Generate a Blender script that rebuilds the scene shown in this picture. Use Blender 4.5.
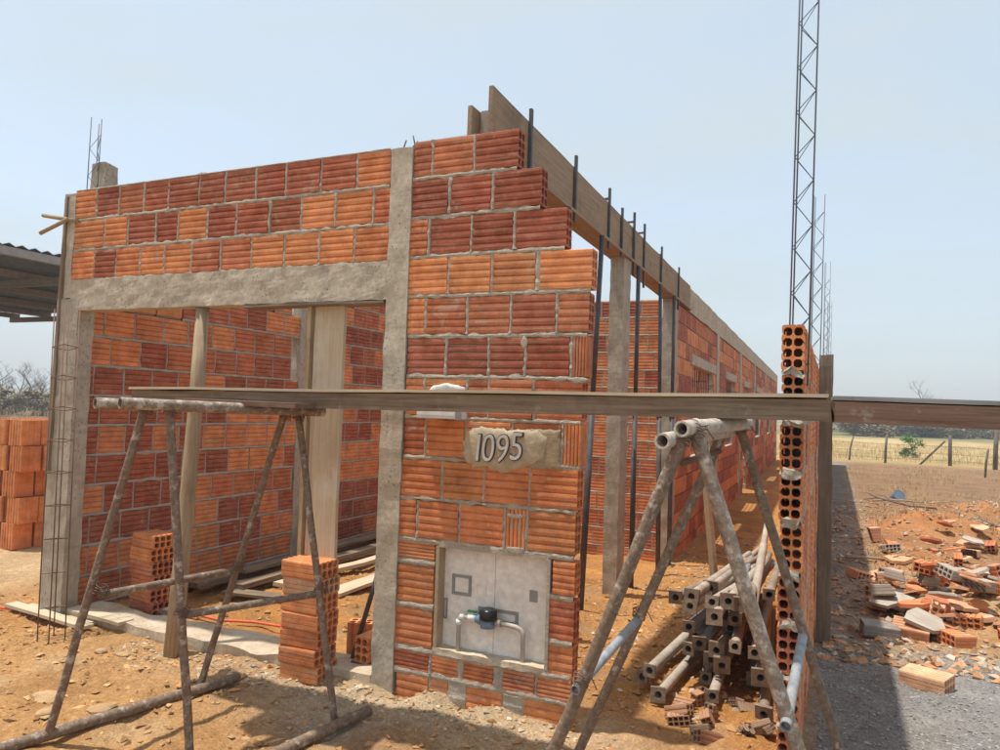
import bpy, bmesh, math, random
from mathutils import Vector, Matrix, noise
random.seed(7)
SC = bpy.context.scene
COL = SC.collection
for o in list(bpy.data.objects): bpy.data.objects.remove(o)

# ------------------------------------------------------------------ camera, sky, sun, exposure
CAM = Vector((1.9494, -3.1805, 1.4608)); YAW, PITCH, ROLL = 0.4183, 0.045, 0.033
def cam_axes():
    f = Vector((-math.sin(YAW)*math.cos(PITCH), math.cos(YAW)*math.cos(PITCH), math.sin(PITCH)))
    r = Vector((math.cos(YAW), math.sin(YAW), 0)); u = r.cross(f)
    return (math.cos(ROLL)*r + math.sin(ROLL)*u, -math.sin(ROLL)*r + math.cos(ROLL)*u, f)
_r, _u, _f = cam_axes()
cd = bpy.data.cameras.new('camera'); cam = bpy.data.objects.new('camera', cd); COL.objects.link(cam)
M3 = Matrix((_r, _u, -_f)).transposed(); cam.matrix_world = Matrix.Translation(CAM) @ M3.to_4x4()
cd.sensor_width = 36; cd.lens = 720.69/1000*36; cd.clip_end = 6000; cd.clip_start = 0.05
SC.camera = cam
SUN = Vector((-0.24, -0.085, 1)).normalized()
w = bpy.data.worlds.new('World'); SC.world = w; w.use_nodes = True
wn = w.node_tree; bg = wn.nodes['Background']
sky = wn.nodes.new('ShaderNodeTexSky'); sky.sky_type = 'NISHITA'; sky.sun_disc = False
sky.sun_elevation = math.asin(SUN.z); sky.sun_rotation = math.radians(270)
sky.altitude = 300; sky.air_density = 1.0; sky.dust_density = 3.0; sky.ozone_density = 1.0
hz = wn.nodes.new('ShaderNodeMix'); hz.data_type = 'RGBA'; hz.inputs[7].default_value = (2.34, 2.68, 2.8, 1)   # uneven milky haze veiling the clear sky
wt = wn.nodes.new('ShaderNodeTexCoord'); wm_ = wn.nodes.new('ShaderNodeMapping'); wm_.inputs['Scale'].default_value = (1.2, 1.2, 5); wno = wn.nodes.new('ShaderNodeTexNoise'); wno.inputs['Scale'].default_value = 1.6; wno.inputs['Detail'].default_value = 5
wmr = wn.nodes.new('ShaderNodeMapRange'); wmr.inputs[1].default_value = 0.3; wmr.inputs[2].default_value = 0.7; wmr.inputs[3].default_value = 0.55; wmr.inputs[4].default_value = 0.95
for a_, b_ in ((wt.outputs['Generated'], wm_.inputs[0]), (wm_.outputs[0], wno.inputs[0]), (wno.outputs['Fac'], wmr.inputs[0]), (wmr.outputs[0], hz.inputs[0])): wn.links.new(a_, b_)
wn.links.new(sky.outputs[0], hz.inputs[6]); wn.links.new(hz.outputs[2], bg.inputs[0]); bg.inputs[1].default_value = 0.14
sd = bpy.data.lights.new('sun', 'SUN'); sd.energy = 2.55; sd.angle = math.radians(1.2); sd.color = (1, 0.95, 0.87)
so = bpy.data.objects.new('sun', sd); COL.objects.link(so); so.rotation_euler = SUN.to_track_quat('Z', 'Y').to_euler(); so.location = (0, 0, 20)
vs = SC.view_settings; vs.view_transform = 'Standard'; vs.look = 'None'; vs.gamma = 1; vs.use_curve_mapping = False; vs.exposure = 1.0

# ------------------------------------------------------------------ helpers
def ns(x, y=0, z=0): return noise.noise(Vector((x, y, z)))
def rr(a, b): return random.uniform(a, b)
def lerp(a, b, t): return tuple(p+(q-p)*t for p, q in zip(a, b))
def tag(o, label, cat, group=None, kind=None):
    o['label'] = label; o['category'] = cat
    if group: o['group'] = group
    if kind: o['kind'] = kind
    return o
def empty(name, loc=(0, 0, 0), rz=0, parent=None):
    o = bpy.data.objects.new(name, None); COL.objects.link(o); o.location = loc; o.rotation_euler = (0, 0, rz); o.parent = parent
    o.empty_display_size = 0.1
    return o
def inst(name, mesh, parent=None, loc=(0, 0, 0), rot=(0, 0, 0), scale=(1, 1, 1), color=None):
    o = bpy.data.objects.new(name, mesh); COL.objects.link(o); o.parent = parent
    o.location = loc; o.rotation_euler = rot; o.scale = scale
    if color: o.color = (*color, 1)
    return o
class MB:
    def __init__(s): s.v = []; s.f = []; s.sm = []; s.mi = []; s.col = []; s.cur = None
    def add(s, vs, fs, smooth=False, mi=0):
        n = len(s.v); s.v += [tuple(v) for v in vs]
        for f in fs: s.f.append(tuple(i+n for i in f)); s.sm.append(smooth); s.mi.append(mi)
        if s.cur is not None: s.col += [s.cur]*len(vs)
        return s
    def box(s, a, b, mi=0):
        x0, y0, z0 = a; x1, y1, z1 = b
        return s.add([(x0,y0,z0),(x1,y0,z0),(x1,y1,z0),(x0,y1,z0),(x0,y0,z1),(x1,y0,z1),(x1,y1,z1),(x0,y1,z1)],
              [(3,2,1,0),(4,5,6,7),(0,1,5,4),(1,2,6,5),(2,3,7,6),(3,0,4,7)], mi=mi)
    def obox(s, c, ax, ay, az, mi=0):
        c, ax, ay, az = map(Vector, (c, ax, ay, az))
        vs = [c+ax*i+ay*j+az*k for k in (-1,1) for j in (-1,1) for i in (-1,1)]
        return s.add(vs, [(0,2,3,1),(4,5,7,6),(0,1,5,4),(1,3,7,5),(3,2,6,7),(2,0,4,6)], mi=mi)
    def tube(s, pts, r, n=8, cap=True, hollow=0, mi=0):
        pts = [Vector(p) for p in pts]; rs = r if isinstance(r, (list, tuple)) else [r]*len(pts)
        vs = []; fs = []; prev = None
        for i, p in enumerate(pts):
            d = (pts[min(i+1, len(pts)-1)] - pts[max(i-1, 0)]).normalized()
            if prev is None:
                a = d.cross(Vector((0, 0, 1)) if abs(d.z) < .9 else Vector((1, 0, 0))).normalized()
            else: a = (prev - d*prev.dot(d)).normalized()
            prev = a; b = d.cross(a)
            for k in range(n):
                t = 2*math.pi*k/n; vs.append(p + (a*math.cos(t)+b*math.sin(t))*rs[i])
        m = len(pts)
        for i in range(m-1):
            for k in range(n): fs.append((i*n+k, i*n+(k+1) % n, (i+1)*n+(k+1) % n, (i+1)*n+k))
        s.add(vs, fs, True, mi)
        base = len(s.v)-len(vs)
        if hollow:
            for e, sg in ((0, 1), (m-1, -1)):
                d = (pts[1]-pts[0]).normalized() if e == 0 else (pts[-1]-pts[-2]).normalized()
                ring = vs[e*n:(e+1)*n]; c = pts[e]
                iv = [c+(v-c)*hollow for v in ring]; dv = [v+d*sg*0.25*min(1, (pts[-1]-pts[0]).length) for v in iv]
                o = list(ring)+iv+dv
                ff = []
                for k in range(n):
                    q = (k+1) % n
                    for L in (0, 1): ff.append((L*n+k, (L+1)*n+k, (L+1)*n+q, L*n+q) if sg > 0 else (L*n+k, L*n+q, (L+1)*n+q, (L+1)*n+k))
                ff.append(tuple(range(2*n, 3*n)))
                s.add(o, ff, False, mi)
        elif cap:
            s.f.append(tuple(base+k for k in reversed(range(n)))); s.sm.append(False); s.mi.append(mi)
            s.f.append(tuple(base+(m-1)*n+k for k in range(n))); s.sm.append(False); s.mi.append(mi)
        return s
    def mesh(s, name, mats):
        me = bpy.data.meshes.new(name); me.from_pydata(s.v, [], s.f); me.polygons.foreach_set('use_smooth', s.sm)
        for m in (mats if isinstance(mats, (list, tuple)) else [mats]): me.materials.append(m)
        if any(s.mi): me.polygons.foreach_set('material_index', s.mi)
        if s.col:
            ca = me.color_attributes.new('Col', 'FLOAT_COLOR', 'POINT')
            ca.data.foreach_set('color', [c for q in s.col for c in (*q, 1)])
        me.update(); return me
    def build(s, name, mats, parent=None, loc=(0, 0, 0), rot=(0, 0, 0)):
        return inst(name, s.mesh(name, mats), parent, loc, rot)
def rough_box(mb, a, b, res=0.05, amp=0.004, fr=7, seed=0, mi=0, lean=None, smooth=False):
    a = Vector(a); b = Vector(b); d = b-a
    n = [max(1, min(70, int(round(d[i]/res)))) for i in range(3)]
    idx = {}; vs = []; fs = []
    def V(i, j, k):
        key = (i, j, k)
        if key not in idx:
            p = Vector((a.x+d.x*i/n[0], a.y+d.y*j/n[1], a.z+d.z*k/n[2]))
            q = p*fr+Vector((seed*3.1, seed, seed*1.7))
            o = Vector((ns(q.x, q.y, q.z), ns(q.x+50, q.y, q.z), ns(q.x, q.y+50, q.z)))*amp
            idx[key] = len(vs); vs.append(p+o)
        return idx[key]
    for i in range(n[0]):
        for k in range(n[2]):
            fs.append((V(i,0,k), V(i+1,0,k), V(i+1,0,k+1), V(i,0,k+1))); fs.append((V(i,n[1],k), V(i,n[1],k+1), V(i+1,n[1],k+1), V(i+1,n[1],k)))
    for j in range(n[1]):
        for k in range(n[2]):
            fs.append((V(0,j,k), V(0,j,k+1), V(0,j+1,k+1), V(0,j+1,k))); fs.append((V(n[0],j,k), V(n[0],j+1,k), V(n[0],j+1,k+1), V(n[0],j,k+1)))
    for i in range(n[0]):
        for j in range(n[1]):
            fs.append((V(i,j,0), V(i,j+1,0), V(i+1,j+1,0), V(i+1,j,0))); fs.append((V(i,j,n[2]), V(i+1,j,n[2]), V(i+1,j+1,n[2]), V(i,j+1,n[2])))
    mb.add(vs, fs, smooth, mi); return mb

# ------------------------------------------------------------------ materials
class NT:
    def __init__(s, name, rough=0.8, spec=0.3):
        s.m = bpy.data.materials.new(name); s.m.use_nodes = True; s.t = s.m.node_tree; s.b = s.t.nodes['Principled BSDF']
        s.b.inputs['Roughness'].default_value = rough; s.b.inputs['Specular IOR Level'].default_value = spec
    def n(s, typ, **kw):
        nd = s.t.nodes.new('ShaderNode'+typ)
        for k, v in kw.items(): setattr(nd, k, v)
        return nd
    def l(s, a, b): s.t.links.new(a, b)
    def coord(s, mode='Object', scale=(1, 1, 1), rnd=False):
        tc = s.n('TexCoord'); mp = s.n('Mapping'); mp.inputs['Scale'].default_value = scale
        s.l(tc.outputs[mode], mp.inputs['Vector'])
        if rnd:
            oi = s.n('ObjectInfo'); mu = s.n('Math', operation='MULTIPLY'); s.l(oi.outputs['Random'], mu.inputs[0]); mu.inputs[1].default_value = 37
            s.l(mu.outputs[0], mp.inputs['Location'])
        return mp.outputs[0]
    def noise(s, vec, scale, detail=5, rough=0.6, dist=0):
        nd = s.n('TexNoise'); s.l(vec, nd.inputs['Vector']); nd.inputs['Scale'].default_value = scale
        nd.inputs['Detail'].default_value = detail; nd.inputs['Roughness'].default_value = rough; nd.inputs['Distortion'].default_value = dist
        return nd.outputs['Fac']
    def ramp(s, fac, stops):
        nd = s.n('ValToRGB'); s.l(fac, nd.inputs[0]); e = nd.color_ramp.elements
        while len(e) < len(stops): e.new(0.5)
        for q, (p, c) in zip(e, stops): q.position = p; q.color = (*c, 1) if len(c) == 3 else c
        return nd.outputs[0]
    def fr(s, fac, lo, hi, a=0., b=1.):
        nd = s.n('MapRange'); s.l(fac, nd.inputs[0])
        for i, v in zip((1, 2, 3, 4), (lo, hi, a, b)): nd.inputs[i].default_value = v
        return nd.outputs[0]
    def mix(s, fac, a, b, mode='MIX'):
        nd = s.n('Mix', data_type='RGBA', blend_type=mode)
        for v, i in ((fac, 0), (a, 6), (b, 7)):
            if isinstance(v, (int, float)): nd.inputs[i].default_value = v
            elif isinstance(v, tuple): nd.inputs[i].default_value = (*v, 1)
            else: s.l(v, nd.inputs[i])
        return nd.outputs[2]
    def bump(s, h, strength=0.4, dist=0.01):
        nd = s.n('Bump'); nd.inputs['Strength'].default_value = strength; nd.inputs['Distance'].default_value = dist
        s.l(h, nd.inputs['Height']); s.l(nd.outputs[0], s.b.inputs['Normal'])
    def out(s, c): s.l(c, s.b.inputs['Base Color']); return s.m
def grey(v): return (v, v, v)
def mat_brick(name, attr=False):
    t = NT(name, 0.85, 0.2)
    if attr:
        v = t.coord('Object'); a = t.n('VertexColor', layer_name='Col'); base = a.outputs[0]
    else:
        v = t.coord('Object', (0.24, 1, 1), True); oi = t.n('ObjectInfo'); base = oi.outputs['Color']
    c = t.mix(1.0, base, t.ramp(t.noise(v, 9, 4), [(0.25, (0.62, 0.56, 0.55)), (0.75, (1.22, 1.28, 1.3))]), 'MULTIPLY')
    c = t.mix(1.0, c, t.ramp(t.noise(v, 90, 3), [(0.2, grey(0.8)), (0.8, grey(1.15))]), 'MULTIPLY')
    c = t.mix(t.fr(t.noise(v, 22, 6, 0.7), 0.54, 0.78, 0, 0.36), c, (0.56, 0.43, 0.31))
    vs_ = t.n('Mapping'); t.l(v, vs_.inputs['Vector']); vs_.inputs['Scale'].default_value = (5, 30, 75) if not attr else (5, 5, 75)
    c = t.mix(t.fr(t.noise(vs_.outputs[0], 1.0, 4, 0.6), 0.52, 0.70, 0, 0.26), c, (0.62, 0.46, 0.34))
    c = t.mix(t.fr(t.noise(v, 5, 2), 0.6, 0.8, 0, 0.35), c, (0.16, 0.06, 0.04))
    g_ = t.n('NewGeometry')
    c = t.mix(t.fr(t.noise(g_.outputs['Position'], 6.5, 6, 0.72, 0.6), 0.60, 0.66, 0, 0.42), c, (0.50, 0.42, 0.32))
    c = t.mix(t.fr(t.noise(g_.outputs['Position'], 1.3, 4, 0.6), 0.5, 0.75, 0, 0.10), c, (0.55, 0.42, 0.30))
    t.bump(t.noise(v, 130, 4), 0.35, 0.004); return t.out(c)
def mat_noise(name, lo, hi, scale=8, rough=0.9, bump=(0.5, 0.006, 60), dark=None, mode='Object', stretch=(1, 1, 1), rnd=False, spec=0.2, metal=0):
    t = NT(name, rough, spec); t.b.inputs['Metallic'].default_value = metal
    v = t.coord(mode, stretch, rnd)
    c = t.ramp(t.noise(v, scale, 7, 0.65), [(0.3, lo), (0.7, hi)])
    c = t.mix(1.0, c, t.ramp(t.noise(v, scale*7, 4), [(0.25, grey(0.8)), (0.75, grey(1.15))]), 'MULTIPLY')
    if dark: c = t.mix(t.fr(t.noise(v, scale*0.45, 5, 0.7), dark[0], dark[0]+0.12, 0, dark[2]), c, dark[1])
    if 'concrete' in name:
        vo = t.n('TexVoronoi'); t.l(v, vo.inputs['Vector']); vo.inputs['Scale'].default_value = 55; pit = t.fr(vo.outputs['Distance'], 0.10, 0.26, 1, 0)
        gate = t.fr(t.noise(v, 5, 3), 0.48, 0.6, 0, 1); mu = t.n('Math', operation='MULTIPLY'); t.l(pit, mu.inputs[0]); t.l(gate, mu.inputs[1])
        c = t.mix(mu.outputs[0], c, (0.13, 0.11, 0.09))
        mp = t.n('Mapping'); t.l(v, mp.inputs['Vector']); mp.inputs['Scale'].default_value = (3, 3, 28); c = t.mix(t.fr(t.noise(mp.outputs[0], 1, 3), 0.54, 0.66, 0, 0.35), c, t.mix(1.0, c, (0.6, 0.57, 0.53), 'MULTIPLY'))
    t.bump(t.noise(v, bump[2], 6, 0.7), bump[0], bump[1]); return t.out(c)
def mat_wood(name, lo, hi, ax=0, stain=(0.10, 0.08, 0.06), st=0.5, rough=0.85):
    t = NT(name, rough, 0.2); sc = [38, 38, 38]; sc[ax] = 1.6
    v = t.coord('Object', tuple(sc), True); v2 = t.coord('Object', (1, 1, 1), True)
    g = t.noise(v, 1.6, 6, 0.7, 0.5)
    c = t.ramp(g, [(0.3, lo), (0.68, hi)])
    c = t.mix(t.fr(t.noise(v2, 3.5, 6, 0.7), 0.5, 0.72, 0, st), c, stain)
    c = t.mix(t.fr(t.noise(v2, 17, 5, 0.7), 0.6, 0.75, 0, 0.5), c, (0.45, 0.40, 0.33))
    t.bump(g, 0.5, 0.004); return t.out(c)
def mat_flat(name, col, rough=0.5, metal=0, spec=0.4):
    t = NT(name, rough, spec); t.b.inputs['Metallic'].default_value = metal
    v = t.coord('Object')
    return t.out(t.mix(1.0, col, t.ramp(t.noise(v, 14, 5), [(0.3, grey(0.82)), (0.7, grey(1.1))]), 'MULTIPLY'))
BRICK = mat_brick('fired_clay'); BRICKA = mat_brick('fired_clay_far', True)
MORTAR = mat_noise('mortar', (0.35, 0.295, 0.225), (0.53, 0.46, 0.365), 9, 0.95, (0.9, 0.008, 70))
MORTARD = mat_noise('mortar_grey', (0.33, 0.285, 0.235), (0.50, 0.44, 0.37), 9, 0.95, (0.8, 0.008, 70))
CONC = mat_noise('concrete', (0.40, 0.34, 0.255), (0.57, 0.495, 0.385), 6, 0.92, (0.8, 0.007, 45), (0.58, (0.23, 0.2, 0.17), 0.55), stretch=(1, 1, 0.7))
CONCG = mat_noise('concrete_grey', (0.32, 0.275, 0.21), (0.48, 0.42, 0.33), 5, 0.92, (0.6, 0.006, 45), (0.6, (0.22, 0.2, 0.18), 0.4), stretch=(1, 1, 0.5))
WOODP = mat_wood('plank_weathered', (0.115, 0.08, 0.055), (0.30, 0.22, 0.145))
WOODR = mat_wood('plank_redbrown', (0.12, 0.065, 0.045), (0.25, 0.15, 0.105), 0, (0.34, 0.29, 0.23), 0.35)
WOODF = mat_wood('formwork_ply', (0.24, 0.165, 0.105), (0.37, 0.275, 0.18), 0, (0.15, 0.11, 0.075), 0.7)
WOODN = mat_wood('fresh_board', (0.45, 0.33, 0.205), (0.59, 0.48, 0.345), 2, (0.60, 0.54, 0.45), 0.85)
WOODS = mat_wood('pale_board', (0.44, 0.34, 0.22), (0.62, 0.51, 0.36), 0, (0.34, 0.29, 0.23), 0.4)
TIMB = mat_wood('round_timber', (0.26, 0.18, 0.11), (0.44, 0.34, 0.22), 2, (0.15, 0.11, 0.08), 0.5)
TUBE = mat_noise('scaffold_tube', (0.12, 0.08, 0.052), (0.28, 0.20, 0.14), 55, 0.75, (0.5, 0.004, 80), (0.54, (0.52, 0.46, 0.39), 0.75), rnd=True, spec=0.4, metal=0.1)
TUBEL = mat_noise('scaffold_tube_cement', (0.34, 0.27, 0.21), (0.62, 0.55, 0.47), 45, 0.75, (0.6, 0.004, 80), (0.56, (0.2, 0.13, 0.09), 0.6), rnd=True, spec=0.4)
TUBE2 = mat_noise('scaffold_tube_worn', (0.15, 0.105, 0.075), (0.33, 0.255, 0.19), 48, 0.75, (0.5, 0.004, 80), (0.50, (0.56, 0.50, 0.43), 0.75), rnd=True, spec=0.4, metal=0.1)
TUBEB = mat_noise('pale_blue_tube', (0.19, 0.20, 0.21), (0.37, 0.385, 0.40), 30, 0.6, (0.3, 0.003, 80), (0.56, (0.3, 0.22, 0.16), 0.5), rnd=True, spec=0.4)
PROPM = mat_noise('dark_steel', (0.045, 0.042, 0.045), (0.11, 0.10, 0.10), 10, 0.6, (0.2, 0.002, 90), (0.6, (0.2, 0.12, 0.08), 0.4), spec=0.4)
REBAR = mat_flat('rebar_steel', (0.13, 0.14, 0.17), 0.6, 0.3)
REBARR = mat_flat('rebar_rusty', (0.17, 0.10, 0.07), 0.8)
WHITE = mat_noise('white_lining', (0.80, 0.74, 0.66), (0.88, 0.83, 0.76), 4, 0.7, (0.25, 0.003, 40), (0.6, (0.42, 0.34, 0.27), 0.4))
GREYP = mat_flat('grey_plastic', (0.30, 0.29, 0.28), 0.6)
PVC = mat_flat('pipe_grey', (0.42, 0.38, 0.33), 0.5)
BLACK = mat_flat('black_plastic', (0.012, 0.012, 0.013), 0.3)
BLUE = mat_flat('blue_fitting', (0.16, 0.24, 0.33), 0.45)
GREENV = mat_flat('green_valve', (0.02, 0.22, 0.10), 0.5)
WHITEP = mat_flat('white_plastic', (0.78, 0.78, 0.76), 0.45)
HOSE = mat_flat('orange_conduit', (0.72, 0.13, 0.05), 0.5)
ROOFM = mat_noise('roof_sheet', (0.13, 0.17, 0.22), (0.21, 0.26, 0.32), 1.2, 0.6, (0.1, 0.003, 20), spec=0.4)
STONE = mat_noise('stone', (0.36, 0.22, 0.11), (0.50, 0.33, 0.18), 6, 0.95, rnd=True)
def mat_soil(name):
    t = NT(name, 0.97, 0.1); a = t.n('VertexColor', layer_name='Col')
    g = t.n('NewGeometry'); v = g.outputs['Position']
    c = t.mix(1.0, a.outputs[0], t.ramp(t.noise(v, 1.7, 8, 0.7), [(0.28, grey(0.68)), (0.72, grey(1.22))]), 'MULTIPLY')
    c = t.mix(1.0, c, t.ramp(t.noise(v, 26, 6, 0.75), [(0.3, grey(0.72)), (0.7, grey(1.2))]), 'MULTIPLY')
    c = t.mix(t.fr(t.noise(v, 8, 6, 0.75), 0.56, 0.68, 0, 0.45), c, t.mix(1.0, c, (1.35, 1.4, 1.45), 'MULTIPLY'))
    c = t.mix(t.fr(t.noise(v, 3.3, 6, 0.7), 0.58, 0.7, 0, 0.35), c, t.mix(1.0, c, (0.62, 0.5, 0.4), 'MULTIPLY'))
    c = t.mix(1.0, c, t.ramp(t.noise(v, 95, 3, 0.6), [(0.3, grey(0.78)), (0.5, grey(1.0)), (0.72, grey(1.35))]), 'MULTIPLY')
    t.bump(t.noise(v, 17, 7, 0.68), 0.9, 0.05); return t.out(c)
SOIL = mat_soil('soil')
CLOD = mat_noise('clod', (0.9, 0.9, 0.9), (1, 1, 1), 20); _t = CLOD.node_tree; _a = _t.nodes.new('ShaderNodeVertexColor'); _a.layer_name = 'Col'; _t.links.new(_a.outputs[0], _t.nodes['Principled BSDF'].inputs['Base Color'])
def mat_leaf(name, lo, hi):
    t = NT(name, 0.7, 0.2); g = t.n('NewGeometry')
    return t.out(t.ramp(t.noise(g.outputs['Position'], 1.3, 3), [(0.3, lo), (0.7, hi)]))
LEAF = mat_leaf('leaf_green', (0.07, 0.11, 0.045), (0.12, 0.16, 0.07))
LEAFD = mat_leaf('leaf_dusty', (0.14, 0.115, 0.07), (0.26, 0.21, 0.125))
LEAFG = mat_leaf('leaf_bright', (0.05, 0.14, 0.03), (0.11, 0.24, 0.06))
BARK = mat_noise('bark', (0.10, 0.08, 0.065), (0.20, 0.17, 0.14), 3, 0.95, mode='Object')
STRAW = mat_leaf('straw', (0.30, 0.21, 0.10), (0.52, 0.39, 0.20))
OR = (0.71, 0.265, 0.10); DK = (0.37, 0.105, 0.058); MD = (0.52, 0.165, 0.075); PALE = (0.72, 0.41, 0.235)
def bcol(k):
    b = {'o': OR, 'd': DK, 'm': MD, 'p': PALE}[k]; b = lerp(b, MD, random.random()**1.5*.35); f = rr(0.88, 1.12); g = rr(0.93, 1.07)
    return (b[0]*f, b[1]*f*g, b[2]*f*g)

# ------------------------------------------------------------------ ground
def G(x, y):
    t = min(max((y-0.3)/6.0, 0), 1); t = t*t*(3-2*t)
    return -0.24*t
def sstep(a, b, x):
    t = min(max((x-a)/(b-a), 0), 1); return t*t*(3-2*t)
_fr = random.Random(3); FOOT = []
for fx, fy, a_ in ((-1.9, -1.0, .9), (-.4, -1.2, 1.4), (.2, -.9, .3), (-2.6, -.6, .1), (.7, .8, 1.5), (.9, 1.8, 1.3), (2.7, .2, 1.2), (-1.2, -.6, .4), (2.9, 5.0, 1.1)):
    for k in range(6):
        aa = a_+_fr.uniform(-.25, .25); FOOT.append((fx+math.cos(a_)*.33*k+_fr.uniform(-.05, .05)-math.sin(a_)*.08*(-1)**k, fy+math.sin(a_)*.33*k+math.cos(a_)*.08*(-1)**k, math.cos(aa), math.sin(aa)))
def gz(x, y):
    z = G(x, y)
    near = 1-sstep(10, 30, math.hypot(x, y))
    z += near*(0.030*ns(x*0.9, y*0.9, 3) + 0.022*ns(x*2.6, y*2.6, 5) + 0.017*ns(x*7, y*7, 1) + 0.010*ns(x*19, y*19, 2))
    if -3 < x < 4 and -1.6 < y < 4.5:
        for fx, fy, ca, sa in FOOT:
            dx, dy = x-fx, y-fy
            if abs(dx) < .25 and abs(dy) < .25:
                u, v = (dx*ca+dy*sa)/.13, (-dx*sa+dy*ca)/.05; q = u*u+v*v
                z += -.017*math.exp(-q*q)+.006*math.exp(-(q-1.6)**2*4)
    z += 0.05*math.exp(-(((x-0.45)/0.85)**2+((y+0.02)/0.16)**2))*(0.6+0.7*ns(x*6, y*6, 9))      # spilled mortar heap along the pier
    z += 0.05*math.exp(-(((x-0.2)/0.35)**2+((y-1.9)/0.5)**2)) + 0.06*math.exp(-(((x-0.95)/0.5)**2+((y-3.8)/0.5)**2))
    if x > 2.0: z += near*(.22+.1*ns(x*2.2, y*2.2, 35))*math.exp(-(((x-3.5)/0.9)**2+((y-4.3)/1.1)**2)) + near*(0.34+.2*ns(x*2, y*2, 31))*math.exp(-(((x-3.6)/1.3)**2+((y-9)/1.2)**2)) + near*(.2+.15*ns(x*2, y*2, 33))*math.exp(-(((x-4.8)/1.2)**2+((y-12.5)/1.3)**2))+near*.12*math.exp(-(((x-3.0)/.5)**2+((y-6.8)/.6)**2))
    d = math.hypot(x, y)
    if d > 300: z += sstep(300, 1500, d)*14*(0.35+0.65*abs(ns(x*0.0016, y*0.0016, 7)))
    return z
def gcol(x, y):
    n1 = ns(x*0.8, y*0.8, 11); n2 = ns(x*3, y*3, 12); n3 = ns(x*0.22, y*0.22, 13)
    c = lerp((0.49, 0.27, 0.112), (0.46, 0.22, 0.072), sstep(-0.2, 0.5, n1))
    c = lerp(c, (0.52, 0.35, 0.195), sstep(0.15, 0.6, n2)*0.6)
    c = lerp(c, (0.52, 0.40, 0.26), math.exp(-(((x-0.2)/1.3)**2+((y+0.1)/0.3)**2))*0.85)
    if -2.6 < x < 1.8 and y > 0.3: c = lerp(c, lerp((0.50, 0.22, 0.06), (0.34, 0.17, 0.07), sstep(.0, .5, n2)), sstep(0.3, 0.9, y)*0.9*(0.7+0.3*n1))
    c = lerp(c, (0.40, 0.36, 0.30), .8*math.exp(-(((x+.05)/.42)**2+((y+.38)/.22)**2))*(.7+.6*n2))
    c = lerp(c, (0.36, 0.18, 0.07), sstep(.1, .45, ns(x*1.9+7, y*1.9, 17))*.55)
    r = sstep(1.85, 2.0, x)
    if r > 0:
        e = lerp((0.46, 0.265, 0.125), (0.44, 0.19, 0.075), sstep(-0.15, 0.35, n1))
        e = lerp(e, (0.50, 0.37, 0.20), sstep(0.1, 0.5, n2)*0.6)
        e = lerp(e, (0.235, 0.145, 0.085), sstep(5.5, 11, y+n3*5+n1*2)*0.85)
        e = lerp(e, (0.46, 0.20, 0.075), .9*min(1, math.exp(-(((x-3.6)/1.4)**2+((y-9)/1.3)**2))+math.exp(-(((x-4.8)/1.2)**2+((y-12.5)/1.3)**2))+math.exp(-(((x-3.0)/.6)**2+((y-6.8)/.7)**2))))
        gr = 1-sstep(1.75, 2.5, y-0.10*(x-2)+0.5*n1+0.15*n2)
        e = lerp(e, (0.30, 0.285, 0.265), gr)
        e = lerp(e, (0.27, 0.235, 0.20), (1-sstep(2.25, 2.55, x+0.15*n2-0.02*y))*0.75)  # grey dirt along the boundary wall, its cast shadow also painted into the colour
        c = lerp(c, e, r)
    d = math.hypot(x, y)
    l = sstep(-2.9, -4, x)
    c = lerp(c, lerp((0.50, 0.34, 0.19), (0.20, 0.13, 0.085), sstep(6, 16, d+n3*4)), l)
    if y > 20:
        f = sstep(28, 31, y+n3*3)*sstep(-3, 0, x); c = lerp(c, lerp(lerp((0.50, 0.37, 0.18), (0.40, 0.28, 0.13), sstep(-.2, .3, n3)), (0.33, 0.25, 0.11), sstep(.05, .4, ns(x*.35, y*.12, 71))*.8), f)
    far = sstep(66, 80, d); c = lerp(c, lerp((0.20, 0.19, 0.085), (0.36, 0.26, 0.14), sstep(-0.1, 0.35, ns(x*0.02, y*0.02, 4))), far)
    return c
def axis(a0, a1, st, lo, hi, g=1.09):
    xs = [a0+st*i for i in range(int((a1-a0)/st)+1)]; s = st
    while xs[-1] < hi: s *= g; xs.append(xs[-1]+s)
    s = st; pre = [xs[0]]
    while pre[-1] > lo: s *= g; pre.append(pre[-1]-s)
    return pre[:0:-1]+xs
gx = axis(-3.4, 4.4, 0.028, -2500, 2500); gy = axis(-1.4, 5.0, 0.028, -600, 2600)
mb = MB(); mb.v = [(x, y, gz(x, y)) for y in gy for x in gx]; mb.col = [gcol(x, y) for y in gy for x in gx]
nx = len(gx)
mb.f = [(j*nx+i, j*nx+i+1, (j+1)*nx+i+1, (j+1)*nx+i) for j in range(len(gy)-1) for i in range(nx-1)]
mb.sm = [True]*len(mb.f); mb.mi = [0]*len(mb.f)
ground = mb.build('ground', SOIL); ground['kind'] = 'structure'; ground['label'] = 'bare orange building-plot soil with grey gravel at right'

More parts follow.
